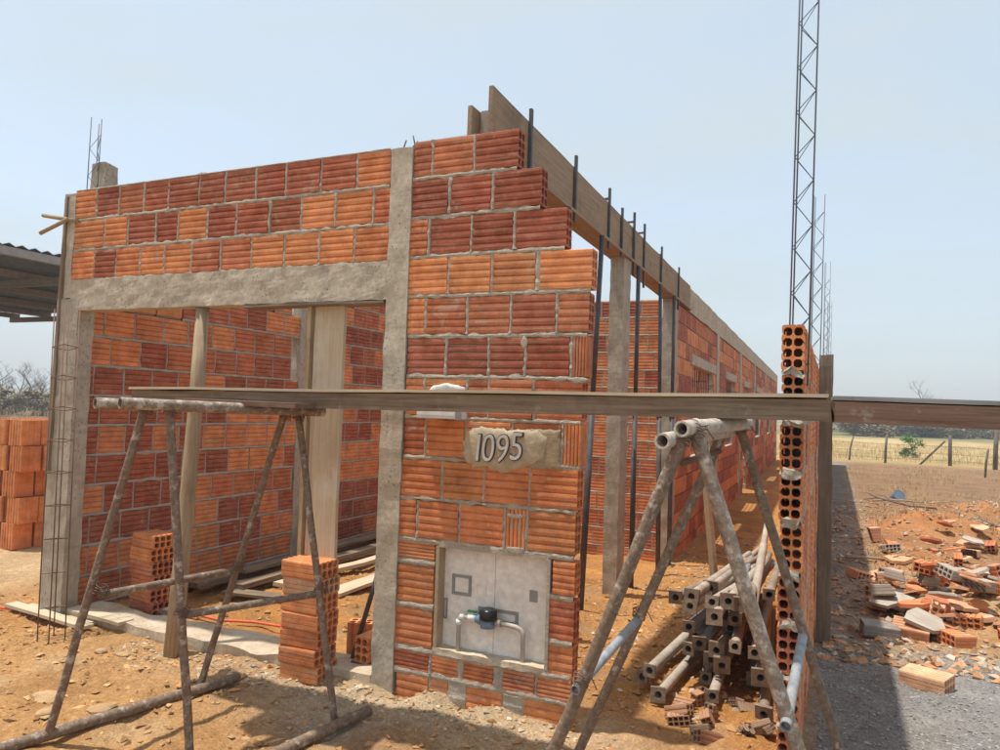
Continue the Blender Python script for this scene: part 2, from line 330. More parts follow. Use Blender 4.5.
# ------------------------------------------------------------------ brick meshes
BT, BH = 0.09, 0.188
def brick_profile(rnd, ridges=5):
    pts = []  # (y,z) loop, counter-clockwise seen from +x
    p = BH/ridges
    def side():
        out = []
        for k in range(ridges):
            z0 = -BH/2+p*k; d = rnd.uniform(0.008, 0.0105); g = rnd.uniform(0.004, 0.006); t = rnd.uniform(0, 0.0012)
            out += [(BT/2-d, z0+0.001), (BT/2-0.0018-t, z0+g), (BT/2-t, z0+p*0.5), (BT/2-0.0012-t, z0+p-g*1.1), (BT/2-d, z0+p-0.001)]
        return out
    def cap():
        out = []; q = (BT-0.018)/3
        for k in range(3):
            y0 = BT/2-0.009-q*k; out += [(y0-0.002, BH/2-rnd.uniform(0, .001)), (y0-q+0.003, BH/2-rnd.uniform(0, .001))]
            if k < 2: out.append((y0-q+.0005, BH/2-0.005))
        return out
    pts = side()+cap()+[(-y, z) for y, z in reversed(side())]+[(-y, -z) for y, z in cap()]
    return pts
def solid_brick(seed):
    rnd = random.Random(seed); pr = brick_profile(rnd); n = len(pr); m = MB()
    j = lambda: rnd.uniform(-0.03, 0.004)
    vs = [(-0.5-j()*0.5, y, z) for y, z in pr]+[(0.5+j()*0.5, y, z) for y, z in pr]
    fs = [(k, k+n, (k+1) % n+n, (k+1) % n) for k in range(n)]
    fs += [tuple(range(n)), tuple(range(2*n-1, n-1, -1))]
    fs = [tuple(reversed(f)) for f in fs]
    return m.add(vs, fs).mesh('brick', BRICK)
def hollow_brick(seed, L=1.0, ridges=5, nh=8, rows=4):
    rnd = random.Random(seed); pr = brick_profile(rnd, ridges); bm = bmesh.new()
    holes = []
    for i in range(2):
        for k in range(rows):
            cy = (i-0.5)*0.040; cz = (k-(rows-1)/2)*(BH-0.014)/rows; r = 0.0175; rz = (BH-0.014)/rows/2-0.0035
            holes.append([(cy+math.copysign(abs(math.cos(t))**0.75, math.cos(t))*r, cz+math.copysign(abs(math.sin(t))**0.75, math.sin(t))*rz) for t in [2*math.pi*(q+0.5)/nh for q in range(nh)]])
    rings = []
    for x in (-L/2, L/2):
        es = []; rg = []
        for lp in [pr]+holes:
            vv = [bm.verts.new((x, y, z)) for y, z in lp]; rg.append(vv)
            es += [bm.edges.new((vv[q], vv[(q+1) % len(vv)])) for q in range(len(vv))]
        bmesh.ops.triangle_fill(bm, use_beauty=True, use_dissolve=False, edges=es); rings.append(rg)
    for a, b in zip(*rings):
        for q in range(len(a)): bm.faces.new((a[q], a[(q+1) % len(a)], b[(q+1) % len(a)], b[q]))
    bmesh.ops.recalc_face_normals(bm, faces=bm.faces[:])
    return bm
def bm_mesh(bm, name, mat):
    me = bpy.data.meshes.new(name); bm.to_mesh(me); bm.free(); me.materials.append(mat); return me
SOLID = [solid_brick(s) for s in range(6)]
HOLLOW = [bm_mesh(hollow_brick(s), 'hollow_brick', BRICK) for s in range(3)]
def put(parent, u0, u1, z0, z1, k, end=False, w=0.0, upright=False, name='brick'):
    me = random.choice(HOLLOW if end else SOLID); L = u1-u0; h = z1-z0
    flip = math.pi if random.random() < 0.5 else 0
    if upright:
        return inst(name, me, parent, ((u0+u1)/2, BT/2+w, (z0+z1)/2), (0, math.pi/2, 0), (h, 1, L/BH), bcol(k))
    return inst(name, me, parent, ((u0+u1)/2, BT/2+w+rr(-0.002, 0.004), (z0+z1)/2), (rr(-.012, .012), rr(-.006, .006), flip+rr(-.008, .008)), (L, 1, h/BH), bcol(k))
def ribbon(mb, pts, w1, sd, seg=0.03, wamp=0.006, o0=-0.0015, oamp=0.006, back=0.02):
    # mortar squeezed out along a joint; pts: two (u, z) ends in the wall plane, front is -y
    (ua, za), (ub, zb) = pts; L = math.hypot(ub-ua, zb-za); n = max(2, int(L/seg)); tx, tz = (ub-ua)/L, (zb-za)/L; px, pz = -tz, tx
    vs = []; fs = []
    for i in range(n+1):
        u = ua+(ub-ua)*i/n; z = za+(zb-za)*i/n; q = u*13+z*29+sd
        a = w1+wamp*ns(q*1.7, 3, sd)+max(0, ns(q*0.8, 8, sd)-0.25)*0.03; b = w1+wamp*ns(q*1.7, 9, sd)+max(0, ns(q*0.7, 18, sd)-0.3)*0.025
        a = max(a, 0.003); b = max(b, 0.003); o = o0+oamp*ns(q*2.3, 5, sd); c = 0.003*ns(q*5, 1, sd)
        for s_, y in ((-a-0.006, back), (-a, -o+0.002), (c, -o-0.001), (b, -o+0.002), (b+0.006, back)): vs.append((u+px*s_, y, z+pz*s_))
    for i in range(n):
        for k in range(4): fs.append((i*5+k, i*5+k+1, (i+1)*5+k+1, (i+1)*5+k))
    mb.add(vs, fs, False)
def core(mb, u0, u1, z0, z1, t=BT, y0=0.013):
    mb.box((u0, y0, z0), (u1, t-0.011, z1))

# ------------------------------------------------------------------ the house under construction
house = empty('unfinished_house')
tag(house, 'unfinished single-storey house of orange hollow bricks with concrete columns, number 1095', 'building')
P = 0.205
# front wall ------------------------------------------------------
fw_m = MB()
courses = []   # (z0, z1, [(u0,u1,kind,flags)])
def C(z0, z1, *b): courses.append((z0, z1, b))
T0 = 2.213; TP = 0.2035
C(T0, T0+.188, (-2.602,-2.392,'o'),(-2.385,-2.19,'d'),(-2.183,-1.972,'o'),(-1.966,-1.762,'o'),(-1.752,-1.541,'o'),(-1.525,-1.309,'m'),(-1.293,-1.071,'m'),(-1.057,-.829,'o'),(-.816,-.587,'o'),(-.573,-.355,'o'),(-.342,-.133,'o'))
C(T0+TP, T0+TP+.188, (-2.597,-2.312,'o'),(-2.30,-2.1,'o'),(-2.087,-1.852,'d'),(-1.84,-1.66,'d'),(-1.65,-1.424,'o'),(-1.408,-1.197,'d'),(-1.182,-.95,'d'),(-.935,-.721,'d'),(-.708,-.489,'o'),(-.476,-.243,'o'),(-.23,-.13,'m'))
C(T0+2*TP, T0+2*TP+.188, (-2.597,-2.406,'o'),(-2.398,-2.192,'d'),(-2.185,-1.967,'m'),(-1.96,-1.757,'d'),(-1.745,-1.5,'d'),(-1.49,-1.296,'d'),(-1.281,-1.06,'d'),(-1.045,-.841,'d'),(-.826,-.596,'d'),(-.582,-.357,'d'),(-.344,-.136,'o'))
zA = 2.631
def row(k): return zA-k*P+0.008, zA-k*P+0.008+0.188
C(*row(0), (0.004,.108,'m'),(.12,.348,'m'),(.362,.593,'d','e'))
C(*row(1), (0.0,.212,'d'),(.229,.453,'d'),(.472,.72,'d','e'))
C(*row(2), (0.0,.1,'o'),(.117,.347,'d'),(.357,.578,'d'),(.591,.849,'d','e'))
C(*row(3), (0.0,.226,'o'),(.237,.465,'o'),(.477,.701,'o'),(.727,.982,'o','e'))
C(*row(4), (0.004,.101,'o'),(.113,.338,'m'),(.351,.573,'m'),(.587,.809,'d'),(.825,.972,'m','e'))
C(*row(5), (0.01,.225,'d'),(.241,.468,'d'),(.472,.655,'d'),(.668,.885,'d'),(.90,.972,'m','u'))
C(*row(6), (0.01,.112,'o'),(.124,.353,'o'),(.364,.475,'m'),(.481,.706,'m'),(.717,.951,'m','e'))
C(*row(7), (0.01,.128,'m'),(.14,.352,'o'),(.366,.60,'o'),(.612,.855,'m'),(.868,.955,'o','u'))
C(*row(8), (0.004,.232,'o'),(.241,.465,'o'),(.472,.70,'o'),(.709,.941,'o','e'))
C(*row(9), (0.001,.097,'o'),(.112,.337,'o'),(.348,.577,'o'),(.59,.692,'o','u'),(.704,.935,'o','e'))
lo = [(.69,.776,(0.0,.21,'o')), (.47,.655,(0.004,.21,'o')), (.255,.445,(0.0,.212,'o')), (.61,.765,(.835,.94,'o','e')), (.40,.59,(.82,.94,'m','e')), (.19,.385,(.815,.938,'o','e'))]
for z0, z1, b in lo: courses.append((z0, z1, (b,)))
C(.135, .235, (0.0,.2,'m'),(.215,.36,'o'),(.39,.55,'o'),(.60,.76,'m'),(.775,.935,'o','e'))
C(-.07, .12, (0.02,.20,'o'),(.212,.31,'o'),(.41,.60,'o'),(.71,.935,'o','e'))
C(-.28, -.085, (0.0,.23,'o'),(.24,.46,'o'),(.47,.70,'o'),(.71,.935,'o','e'))
fw = empty('front_wall', parent=house)
sd = 0
for ci, (z0, z1, bs) in enumerate(courses):
    sd += 1; last = bs[-1]; endb = len(last) > 3
    u0 = bs[0][0]; u1 = last[0]+0.004 if (endb and last[3] == 'e') else last[1]-0.012
    if u1-u0 > 0.02: core(fw_m, u0+0.003, u1, z0-0.017, z1+0.003)
    for i, b in enumerate(bs):
        fl = b[3] if len(b) > 3 else ''
        put(fw, b[0], b[1], z0, z1, b[2], 'e' in fl, 0.0, 'u' in fl)
        if i: ribbon(fw_m, ((bs[i-1][1]/2+b[0]/2, z0), (bs[i-1][1]/2+b[0]/2, z1)), max(0.006, (b[0]-bs[i-1][1])/2-0.001), sd+i*.37, 0.018, 0.005)
    if ci not in (13, 14, 15, 16, 17, 18):
        ribbon(fw_m, ((bs[0][0], z0-0.0085), (last[1]-0.004, z0-0.0085)), 0.009, sd*1.3, 0.015, 0.009)
for za, zb, ua, ub in ((.66,.683,0,.215), (.45,.464,0,.215), (.245,.25,0,.215), (.595,.60,.82,.935), (.392,.395,.82,.935), (.78,.78,0,.935), (.248,.248,.2,.83)):
    ribbon(fw_m, ((ua, (za+zb)/2), (ub, (za+zb)/2)), 0.011, za*50, 0.025, 0.007)
ribbon(fw_m, ((-2.6, T0+2*TP+.19), (-.14, T0+2*TP+.19)), 0.004, 77, 0.03, 0.004, 0, 0.004)
for u, za, zb, wd in ((.36, -.06, .13, .040), (.655, -.07, .13, .046), (.375, .14, .235, .012), (.575, .14, .235, .02), (.207, .14, .235, .006)): ribbon(fw_m, ((u, za), (u, zb)), wd, u*40, .015, .012, .0, .006)
for z in (.13, .24): ribbon(fw_m, ((.0, z), (.93, z)), .011, z*90, .015, .010, .001, .006)
fwm = fw_m.build('mortar_joints', MORTAR, fw)
# broken upper corner piece left sticking out on the top course is the end brick above; lintel and columns
m = MB(); rough_box(m, (-2.60, -0.004, 2.006), (-0.121, 0.094, 2.207), 0.022, 0.006, 16, 3); lint = m.build('lintel', CONC, house)
def concrete_col(name, a, b, seed, mat=CONC, res=0.03, amp=0.007):
    mm = MB(); rough_box(mm, a, b, res, amp, 8, seed); return mm.build(name, mat, house)
concrete_col('column', (-0.128, -0.008, -0.25), (0.002, 0.10, 2.80), 11)
concrete_col('column', (-2.715, -0.006, -0.25), (-2.505, 0.11, 2.085), 12, CONCG)
concrete_col('column', (-2.715, 0.004, 2.09), (-2.606, 0.12, 2.80), 13, CONC)
m = MB(); rough_box(m, (-2.885, 0.30, 2.70), (-2.745, 0.42, 3.12), 0.05, 0.02, 6, 15); m.build('column_stub', CONCG, house)
concrete_col('column', (0.30, 2.78, -0.5), (0.42, 3.02, 2.772), 16, CONCG)
concrete_col('column', (0.29, 5.085, -0.5), (0.425, 5.33, 2.772), 17, CONCG)
# starter bars on top of the central column
m = MB()
for dx, hh, b in ((-.10, .09, .03), (-.06, .075, .06), (-.02, .11, -.01)):
    m.tube([(dx, .05, 2.77), (dx+b*.3, .05, 2.77+hh*.6), (dx+b, .04, 2.77+hh)], 0.004, 5)
m.build('starter_bars', REBAR, house)
# foundation strip in the doorway
m = MB(); rough_box(m, (-2.50, 0.02, -0.2), (-0.13, 0.27, 0.055), 0.05, 0.03, 5, 21); m.build('sill_strip', mat_noise('sandy_concrete', (0.42, 0.32, 0.21), (0.58, 0.48, 0.36), 6), house)
# brick walls seen in plan: (name, loc, rotz, u range, top rows, test for single bricks)
def seen_through_door(p):
    t = (0-CAM.y)/(p.y-CAM.y); q = CAM+(p-CAM)*t
    return -2.56 < q.x < -0.10 and q.z < 2.02
def seen_side(p):
    t = (0-CAM.y)/(p.y-CAM.y); q = CAM+(p-CAM)*t
    return 0.93 < q.x
def clay_wall(name, loc, rz, u0, u1, z0, rows, test, skip=(), mort=MORTARD, dens=0.45, back=False, seedw=0, darkz=None, ridges=True):
    e = empty(name, loc, rz, house); mm = MB(); far = MB(); rnd = random.Random(seedw+5)
    R_ = Matrix.Translation(loc) @ Matrix.Rotation(rz, 4, 'Z')
    anyseen = False
    for r in range(rows):
        za = z0+r*P; zb = za+0.188; u = u0-rnd.choice((0, 0.12, 0.06)); 
        k = rnd.choice('od')
        while u < u1:
            L = rnd.choice((0.228, 0.23, 0.226, 0.20, 0.235)); a = max(u, u0); b = min(u+L, u1); u += L+0.013
            if b-a < 0.04: continue
            if rnd.random() < 0.45: k = 'd' if rnd.random() < dens else rnd.choice('oom')
            cm = (a+b)/2
            if any(s0 < cm < s1 and sz0 < (za+zb)/2 < sz1 for s0, s1, sz0, sz1 in skip): continue
            pt = R_ @ Vector((cm, 0, (za+zb)/2))
            core(mm, a-0.014, b+0.014, za-0.018, zb+0.004)
            if test(pt):
                put(e, a, b, za, zb, k); anyseen = True
                ribbon(mm, ((b+0.0065, za), (b+0.0065, zb)), 0.005, cm*7+r, 0.05, 0.003)
                ribbon(mm, ((a-.007, za-0.0085), (b+.007, za-0.0085)), 0.008, r*5.1, 0.04, 0.005, 0.001, 0.004)
            else:
                far.cur = bcol(k); far.box((a, 0.0015, za), (b, BT-0.0015, zb))
    mm.build('mortar_joints', mort, e)
    if far.f:
        f = far.build('bricks', BRICKA, e); f['kind'] = 'stuff'
    return e
clay_wall('left_wall', (-2.615, 0, 0), math.pi/2, 0.10, 5.10, -0.18, 14, seen_through_door, [(2.33, 2.62, -1, 4)], dens=0.36, seedw=1)
m = MB(); rough_box(m, (-2.71, 2.335, -0.4), (-2.609, 2.615, 2.72), 0.06, 0.008, 7, 31); m.build('column', CONCG, house)
bw_ = clay_wall('rear_wall', (0, 5.09, 0), 0, -2.70, 0.288, -0.30, 15, seen_side, dens=0.08, seedw=2, mort=MORTAR)
m = MB(); rough_box(m, (-2.715, 5.0, -0.5), (-2.60, 5.2, 2.75), 0.08, 0.01, 7, 33); m.build('column', CONCG, house)
# long side wall further back, receding
wins = [(6.5, 8.5, 0.95, 2.12), (10.2, 11.6, 0.95, 2.12), (13.6, 14.5, -1, 2.12), (17.0, 18.6, 0.95, 2.12), (21.5, 23.0, 0.95, 2.12)]
clay_wall('side_wall', (0.42, 0, 0), math.pi/2, 5.34, 27.0, -0.32, 15, lambda p: False, [(a, b, c-.1, d) for a, b, c, d in wins]+[(8.85, 9.15, -1, 4), (12.6, 12.85, -1, 4), (16.2, 16.45, -1, 4), (20.2, 20.45, -1, 4)], dens=0.35, seedw=3, mort=MORTAR)
clay_wall('left_wall', (-2.615, 0, 0), math.pi/2, 5.25, 27.0, -0.25, 14, lambda p: False, dens=.4, seedw=8)
for yy in (9.0, 12.72, 16.3, 26.95): clay_wall('partition_wall', (0, yy, 0), 0, -2.60, 0.31, -0.25, 14, lambda p: False, dens=.4, seedw=int(yy))
for y in (8.85, 12.6, 16.2, 20.2): concrete_col('column', (0.325, y, -0.5), (0.432, y+0.27, 2.77), int(y*3), CONC, 0.12)
for a, b, c, d in wins:
    mm = MB(); rough_box(mm, (0.31, a-0.2, 2.10), (0.44, b+0.2, 2.235), 0.1, 0.01, 6, int(a*5)); mm.build('window_lintel', CONC, house)
    if c > 0:
        mm = MB(); n = int((b-a)/0.16)
        for i in range(1, n): mm.box((0.365, a+(b-a)*i/n-.006, c), (0.377, a+(b-a)*i/n+.006, d-.03))
        for zz in (c+.3, c+.6, c+.9): mm.box((0.3655, a, zz-.006), (0.3765, b, zz+.006))
        mm.build('window_grille', PROPM, house)
m = MB(); rough_box(m, (0.30, 6.15, 2.76), (0.43, 27.05, 3.06), 0.16, 0.014, 4, 41); m.build('ring_beam', CONC, house)
m = MB(); rough_box(m, (0.325, 0.11, 2.805), (0.395, 6.16, 2.99), 0.12, 0.006, 5, 42); m.build('ring_beam', CONCG, house)
m = MB(); m.box((0.33, 27.01, -0.4), (0.42, 27.10, 2.75)); m.build('wall_end', BRICKA, house)
# meter niche
nz0, nz1, nx0, nx1 = 0.2625, 0.766, 0.224, 0.812
niche = empty('meter_niche', parent=house)
m = MB()
m.box((nx0-0.002, -0.003, nz0), (nx0+0.016, 0.125, nz1)); m.build('reveal_board', mat_noise('niche_board', (0.36, 0.27, 0.17), (0.5, 0.4, 0.27), 8), niche)
m = MB(); m.box((nx0+.014, -0.001, nz1-.004), (nx1, 0.125, nz1+.012)); m.box((nx1-0.006, -0.002, nz0), (nx1+.010, 0.125, nz1-.002)); m.build('reveal', MORTAR, niche)
m = MB(); rough_box(m, (nx0-0.005, -0.005, nz0-.022), (nx1+.003, 0.10, nz0+.008), 0.02, 0.007, 18, 51); m.build('ledge', mat_noise('ledge_mortar', (0.5, 0.4, 0.28), (0.62, 0.52, 0.4), 8), niche)
for a, b in ((nx0+.012, .5155), (.5185, nx1)):
    m = MB(); m.box((a, 0.066, nz0-.01), (b, 0.076, nz1+.01)); m.build('panel', WHITE, niche)
def frame(x0, x1, z0, z1, t, mat, y=0.066, d=0.006):
    mm = MB()
    for a, b in (((x0, y-d, z0), (x1, y, z0+t)), ((x0, y-d, z1-t), (x1, y, z1)), ((x0, y-d, z0+t), (x0+t, y, z1-t)), ((x1-t, y-d, z0+t), (x1, y, z1-t))): mm.box(a, b)
    return mm.build('moulding', mat, niche)
frame(.285, .39, .525, .625, .014, GREYP); frame(.432, .645, .418, .485, .016, GREYP, d=.004); frame(.238, .262, .40, .50, .008, GREYP); frame(.42, .47, .54, .59, .004, WHITE)
m = MB(); m.box((.70, .060, .545), (.738, .0659, .598)); m.build('moulding', GREYP, niche)
# number plaque with 1095
def patch(outline, depth, mat, name, parent, seed=0, n=3):
    cx = sum(p[0] for p in outline)/len(outline); cz = sum(p[1] for p in outline)/len(outline); ring = []
    L = len(outline)
    for i in range(L):
        a, b = outline[i], outline[(i+1) % L]; k = max(1, int(math.hypot(b[0]-a[0], b[1]-a[1])/0.016))
        ring += [(a[0]+(b[0]-a[0])*j/k, a[1]+(b[1]-a[1])*j/k) for j in range(k)]
    vs = []; fs = []; R = len(ring)
    for s_, y in ((1.0, 0.007), (0.93, -depth*0.35), (0.8, -depth*.85), (0.55, -depth), (0.3, -depth)):
        for x, z in ring:
            q = 0.11*ns(x*28+seed, z*28, 2)+0.10*ns(x*75+seed, z*75, 4) if s_ > .75 else 0
            s2 = s_+q; vs.append((cx+(x-cx)*s2, y+0.0018*ns(x*30*s_, z*30*s_, seed+5), cz+(z-cz)*s2))
    for r in range(4):
        for i in range(R): fs.append((r*R+i, r*R+(i+1) % R, (r+1)*R+(i+1) % R, (r+1)*R+i))
    fs.append(tuple(range(4*R, 5*R)))
    mm = MB(); mm.add(vs, fs, True); return mm.build(name, mat, parent)
def blob(cx, cz, rx, rz_, seed):
    return [(cx+math.cos(t)*rx*(1+.45*ns(math.cos(t)*1.6+seed, math.sin(t)*1.6, 3)), cz+math.sin(t)*rz_*(1+.45*ns(math.cos(t)*1.6+seed, math.sin(t)*1.6, 7))) for t in [2*math.pi*k/18 for k in range(18)]]
for i, (u, z, a_, b_, d) in enumerate(((.645, .79, .05, .02, .003), (.64, .95, .045, .012, .003), (.655, 1.775, .016, .03, .003), (.93, 1.60, .05, .014, .004))):
    patch(blob(u, z, a_, b_, i*3.7), d, MORTAR, 'mortar_smear', fw, i)
PLAQ = mat_noise('plaque_mortar', (0.42, 0.34, 0.23), (0.58, 0.49, 0.36), 7, 0.95, (0.6, 0.006, 60))
plq = patch([(.352,1.197),(.357,1.345),(.411,1.365),(.60,1.36),(.775,1.362),(.802,1.317),(.78,1.232),(.72,1.195),(.681,1.179),(.60,1.15),(.553,1.147),(.47,1.165),(.392,1.161)], 0.014, PLAQ, 'number_plaque', house, 4)
patch([(.69,1.17),(.70,1.37),(.85,1.37),(.86,1.18)], 0.003, mat_noise('scored_mortar', (0.30, 0.22, 0.14), (0.46, 0.36, 0.24), 24, stretch=(1,1,3)), 'mortar_smear', house, 8)
patch([(.13,1.53),(.17,1.56),(.25,1.575),(.34,1.555),(.36,1.535),(.30,1.52)], 0.02, mat_noise('pale_mortar', (0.55, 0.52, 0.47), (0.7, 0.67, 0.62), 8), 'mortar_smear', house, 12)
CHROME = mat_flat('digit_white', (0.62, 0.60, 0.56), 0.5); DIGK = mat_flat('digit_dark', (0.07, 0.06, 0.05), 0.7)
for ch, x, tw in (('1', .402, 0), ('0', .455, 0), ('9', .529, 0), ('5', .602, 0.012)):
    parts = []
    for off, ex, yy, mi in ((0.003, 0.006, -0.016, 0), (-0.0015, 0.004, -0.0245, 1)):
        cu = bpy.data.curves.new('digit', 'FONT'); cu.body = ch; cu.size = 0.19; cu.extrude = ex; cu.offset = off; cu.shear = 0.10; cu.resolution_u = 4
        ob = bpy.data.objects.new('tmp', cu); COL.objects.link(ob); bpy.context.view_layer.update()
        me = bpy.data.meshes.new_from_object(ob.evaluated_get(bpy.context.evaluated_depsgraph_get())); bpy.data.objects.remove(ob)
        parts.append((me, yy, mi))
    mm = MB()
    for me, yy, mi in parts:
        mm.add([(v.co.x*0.78, yy-v.co.z, v.co.y) for v in me.vertices], [tuple(p.vertices) for p in me.polygons], False, mi)
    mm.build('digit', [DIGK, CHROME], plq, (x, 0, 1.199+tw+(x-.4)*0.02))

# ------------------------------------------------------------------ things on and around the house
ORD = ['first', 'second', 'third', 'fourth', 'fifth', 'sixth', 'seventh', 'eighth', 'ninth', 'tenth']
wm = empty('water_meter', (.52, .024, .27)); tag(wm, 'black capped water meter with blue fitting on grey pipes in the niche', 'water meter')
def prt(par, name, fn, mat):
    mm = MB(); fn(mm); o = mm.build(name, mat, par); o.location = -Vector(par.location); return o
prt(wm, 'pipe', lambda q: q.tube([(.348,.024,.255),(.348,.024,.40),(.353,.024,.425),(.372,.024,.434),(.44,.024,.437)], .011, 10), PVC)
prt(wm, 'pipe', lambda q: q.tube([(.575,.024,.432),(.65,.024,.427),(.676,.024,.418),(.687,.024,.40),(.689,.024,.255)], .0115, 10), PVC)
prt(wm, 'collar', lambda q: (q.tube([(.348,.024,.395),(.348,.024,.418)], .015, 10), q.tube([(.355,.024,.434),(.378,.024,.435)], .0145, 10)), WHITEP)
prt(wm, 'valve', lambda q: (q.tube([(.40,.024,.437),(.44,.024,.437)], .017, 10), q.tube([(.42,.024,.45),(.42,.024,.465)], .006, 6)), WHITEP)
prt(wm, 'valve_handle', lambda q: q.box((.396,.016,.463), (.442,.032,.471)), GREENV)
prt(wm, 'body', lambda q: (q.tube([(.44,.024,.436),(.452,.024,.436),(.46,.024,.436),(.49,.024,.436)], [.018,.022,.026,.028], 12), q.tube([(.505,.018,.405),(.505,.018,.445)], .036, 14)), BLUE)
prt(wm, 'cap', lambda q: q.tube([(.51,.012,.445),(.51,.012,.46),(.51,.012,.487),(.51,.012,.495)], [.043,.044,.042,.034], 16), BLACK)
prt(wm, 'coupling', lambda q: q.tube([(.545,.024,.433),(.575,.024,.432)], .019, 8), PVC)
wl = empty('wall_box', (.24, -.03, 1.42)); tag(wl, 'white plastic tray box fixed to the wall above the number plaque', 'wall box')
prt(wl, 'tray', lambda q: (q.box((.118,-.062,1.398),(.362,.006,1.412)), q.box((.118,-.064,1.4121),(.362,-.052,1.432)), q.box((.118,-.052,1.4121),(.13,.006,1.432)), q.box((.35,-.052,1.4121),(.362,.006,1.432))), WHITEP)
prt(wl, 'end_clip', lambda q: q.box((.334,-.068,1.392),(.366,-.0645,1.438)), GREYP)

def tubething(name, label, cat, loc, parts, group=None):
    e = empty(name, loc); tag(e, label, cat, group)
    for pn, pts, r, mat, hol in parts: prt(e, pn, lambda q: q.tube(pts, r, 12, hollow=hol), mat)
    return e
def wob(a, b, n=6, amp=0.006, s=0):
    a, b = Vector(a), Vector(b); return [a.lerp(b, i/n)+Vector((ns(i*1.3, s, 1), ns(i*1.3, s, 2), ns(i*1.3, s, 3)))*amp*(0 < i < n) for i in range(n+1)]
# left trestle
tubething('trestle', 'grey steel tube trestle standing before the doorway, at left', 'trestle', (-.55, -.7, 0), [
  ('top_tube', [(-.697,-1.2,1.425),(-.43,-.3,1.41)], .0235, TUBE2, .78),
  ('top_tube', [(-.555,-1.2,1.429),(-.27,-.3,1.411)], .0235, TUBE2, .78),
  ('leg', wob((-.655,-1.0,1.42),(-.99,-1.11,0.02), s=1), .0175, TUBE, .8), ('leg', wob((-.515,-1.0,1.415),(-.387,-.92,0.0), s=2), .0175, TUBE, .8),
  ('leg', wob((-.405,-.42,1.40),(-.867,-.41,0.02), s=3), .0165, TUBE, .8), ('leg', wob((-.325,-.42,1.40),(-.04,-.416,0.0), s=4), .0165, TUBE, .8),
  ('rail', [(-.80,-1.05,.62),(-.665,-.40,.62)], .0165, TUBE, .8), ('rail', [(-.445,-.94,.56),(-.165,-.40,.57)], .0165, TUBE, .8),
  ('ground_rail', wob((-1.04,-1.30,.03),(-.77,-.253,.03), s=5), .025, TUBE, .8), ('ground_rail', wob((-.10,-1.0,.025),(.05,-.28,.03), s=6), .025, TUBE, .8)])
# right trestle
tubething('trestle', 'cement-splashed steel tube trestle in front of the side passage', 'trestle', (1.6, -.5, 0), [
  ('top_tube', [(1.551,-.86,1.412),(1.69,-.20,1.432)], .0265, TUBEL, .72), ('top_tube', [(1.497,-.89,1.372),(1.63,-.24,1.40)], .0265, TUBEL, .72),
  ('clamp', [(1.570,-.77,1.415),(1.578,-.735,1.416)], .031, TUBEL, .86),
  ('leg', wob((1.545,-.82,1.37),(1.03,-.84,0.0), s=7), .0215, TUBE, .8), ('leg', wob((1.583,-.78,1.40),(2.055,-.78,0.0), s=8), .0235, TUBE2, .8),
  ('leg', wob((1.615,-.3,1.40),(1.04,-.30,0.0), s=9), .019, TUBE, .8), ('leg', wob((1.668,-.25,1.42),(2.115,-.25,0.0), s=10), .0175, TUBE, .8),
  ('rail', [(1.225,-.86,.54),(1.305,-.26,.645)], .017, TUBEB, .8), ('rail', [(1.868,-.82,.54),(1.905,-.22,.665)], .017, TUBEB, .8),
  ('brace', [(1.545,-.79,1.30),(1.60,-.29,1.32)], .010, REBARR, 0)])
def lash(e, p, ax, r):
    p = Vector(p); ax = Vector(ax).normalized(); a = ax.cross(Vector((0, 0, 1))).normalized(); b = ax.cross(a)
    pts = [p+ax*(.004*k/4+.004*math.sin(k*1.9))+(a*math.cos(k*.6)+b*math.sin(k*.6))*(r+.002*math.sin(k*2.3)) for k in range(46)]
    prt(e, 'tie_wire', lambda q: q.tube(pts+[pts[-1]+Vector((.03, -.02, -.04))], .0022, 4), REBARR)
for e in [o for o in list(COL.objects) if o.name.startswith('trestle')]:
    for p in ([(-.655,-1.0,1.385), (-.515,-1.0,1.385), (-.405,-.42,1.37), (-.325,-.42,1.37), (-.80,-1.05,.62), (-.665,-.41,.62), (-.445,-.95,.56), (-.165,-.41,.57)] if e.location.x < 0 else [(1.545,-.82,1.36), (1.583,-.78,1.385), (1.612,-.3,1.385), (1.668,-.25,1.40), (1.235,-.84,.55), (1.30,-.29,.64)]): lash(e, p, (.2, .1, 1), .027)
# planks on the trestles
def plank(name, label, cat, p0, p1, wdt, th, mat, group=None, tilt=0, seg=12, warp=0.004, sd=0, parent=None):
    p0, p1 = Vector(p0), Vector(p1); L = (p1-p0).length; n = seg; vs = []; fs = []
    for i in range(n+1):
        x = L*i/n; wv = warp*ns(x*1.7+sd, 2, sd); zz = warp*ns(x*1.3+sd, 9, sd)
        for y, z in ((-wdt/2, 0), (wdt/2, 0), (wdt/2, th), (-wdt/2, th)): vs.append((x+(0.006*ns(y*40, z*90, sd) if i in (0, n) else 0), y+wv+0.0015*ns(x*9, y*50, sd), z+zz+0.0015*ns(x*9, y*50, z*90+sd)))
    for i in range(n):
        for k in range(4): fs.append((i*4+k, (i+1)*4+k, (i+1)*4+(k+1) % 4, i*4+(k+1) % 4))
    fs = [tuple(reversed(f)) for f in fs]+[(0, 1, 2, 3), (4*n+3, 4*n+2, 4*n+1, 4*n)]
    fs = [tuple(reversed(f)) for f in fs]
    mm = MB(); mm.add(vs, fs); o = mm.build(name, mat, parent, p0)
    q = (p1-p0).to_track_quat('X', 'Z'); o.rotation_euler = (q @ Matrix.Rotation(tilt, 3, 'X').to_quaternion()).to_euler()
    if label: tag(o, label, cat, group)
    return o
plank('scaffold_plank', 'long weathered grey plank spanning both trestles in front of the pier', 'plank', (-1.30, -.41, 1.416), (1.985, -.41, 1.452), .27, .072, WOODP, seg=30, sd=3)
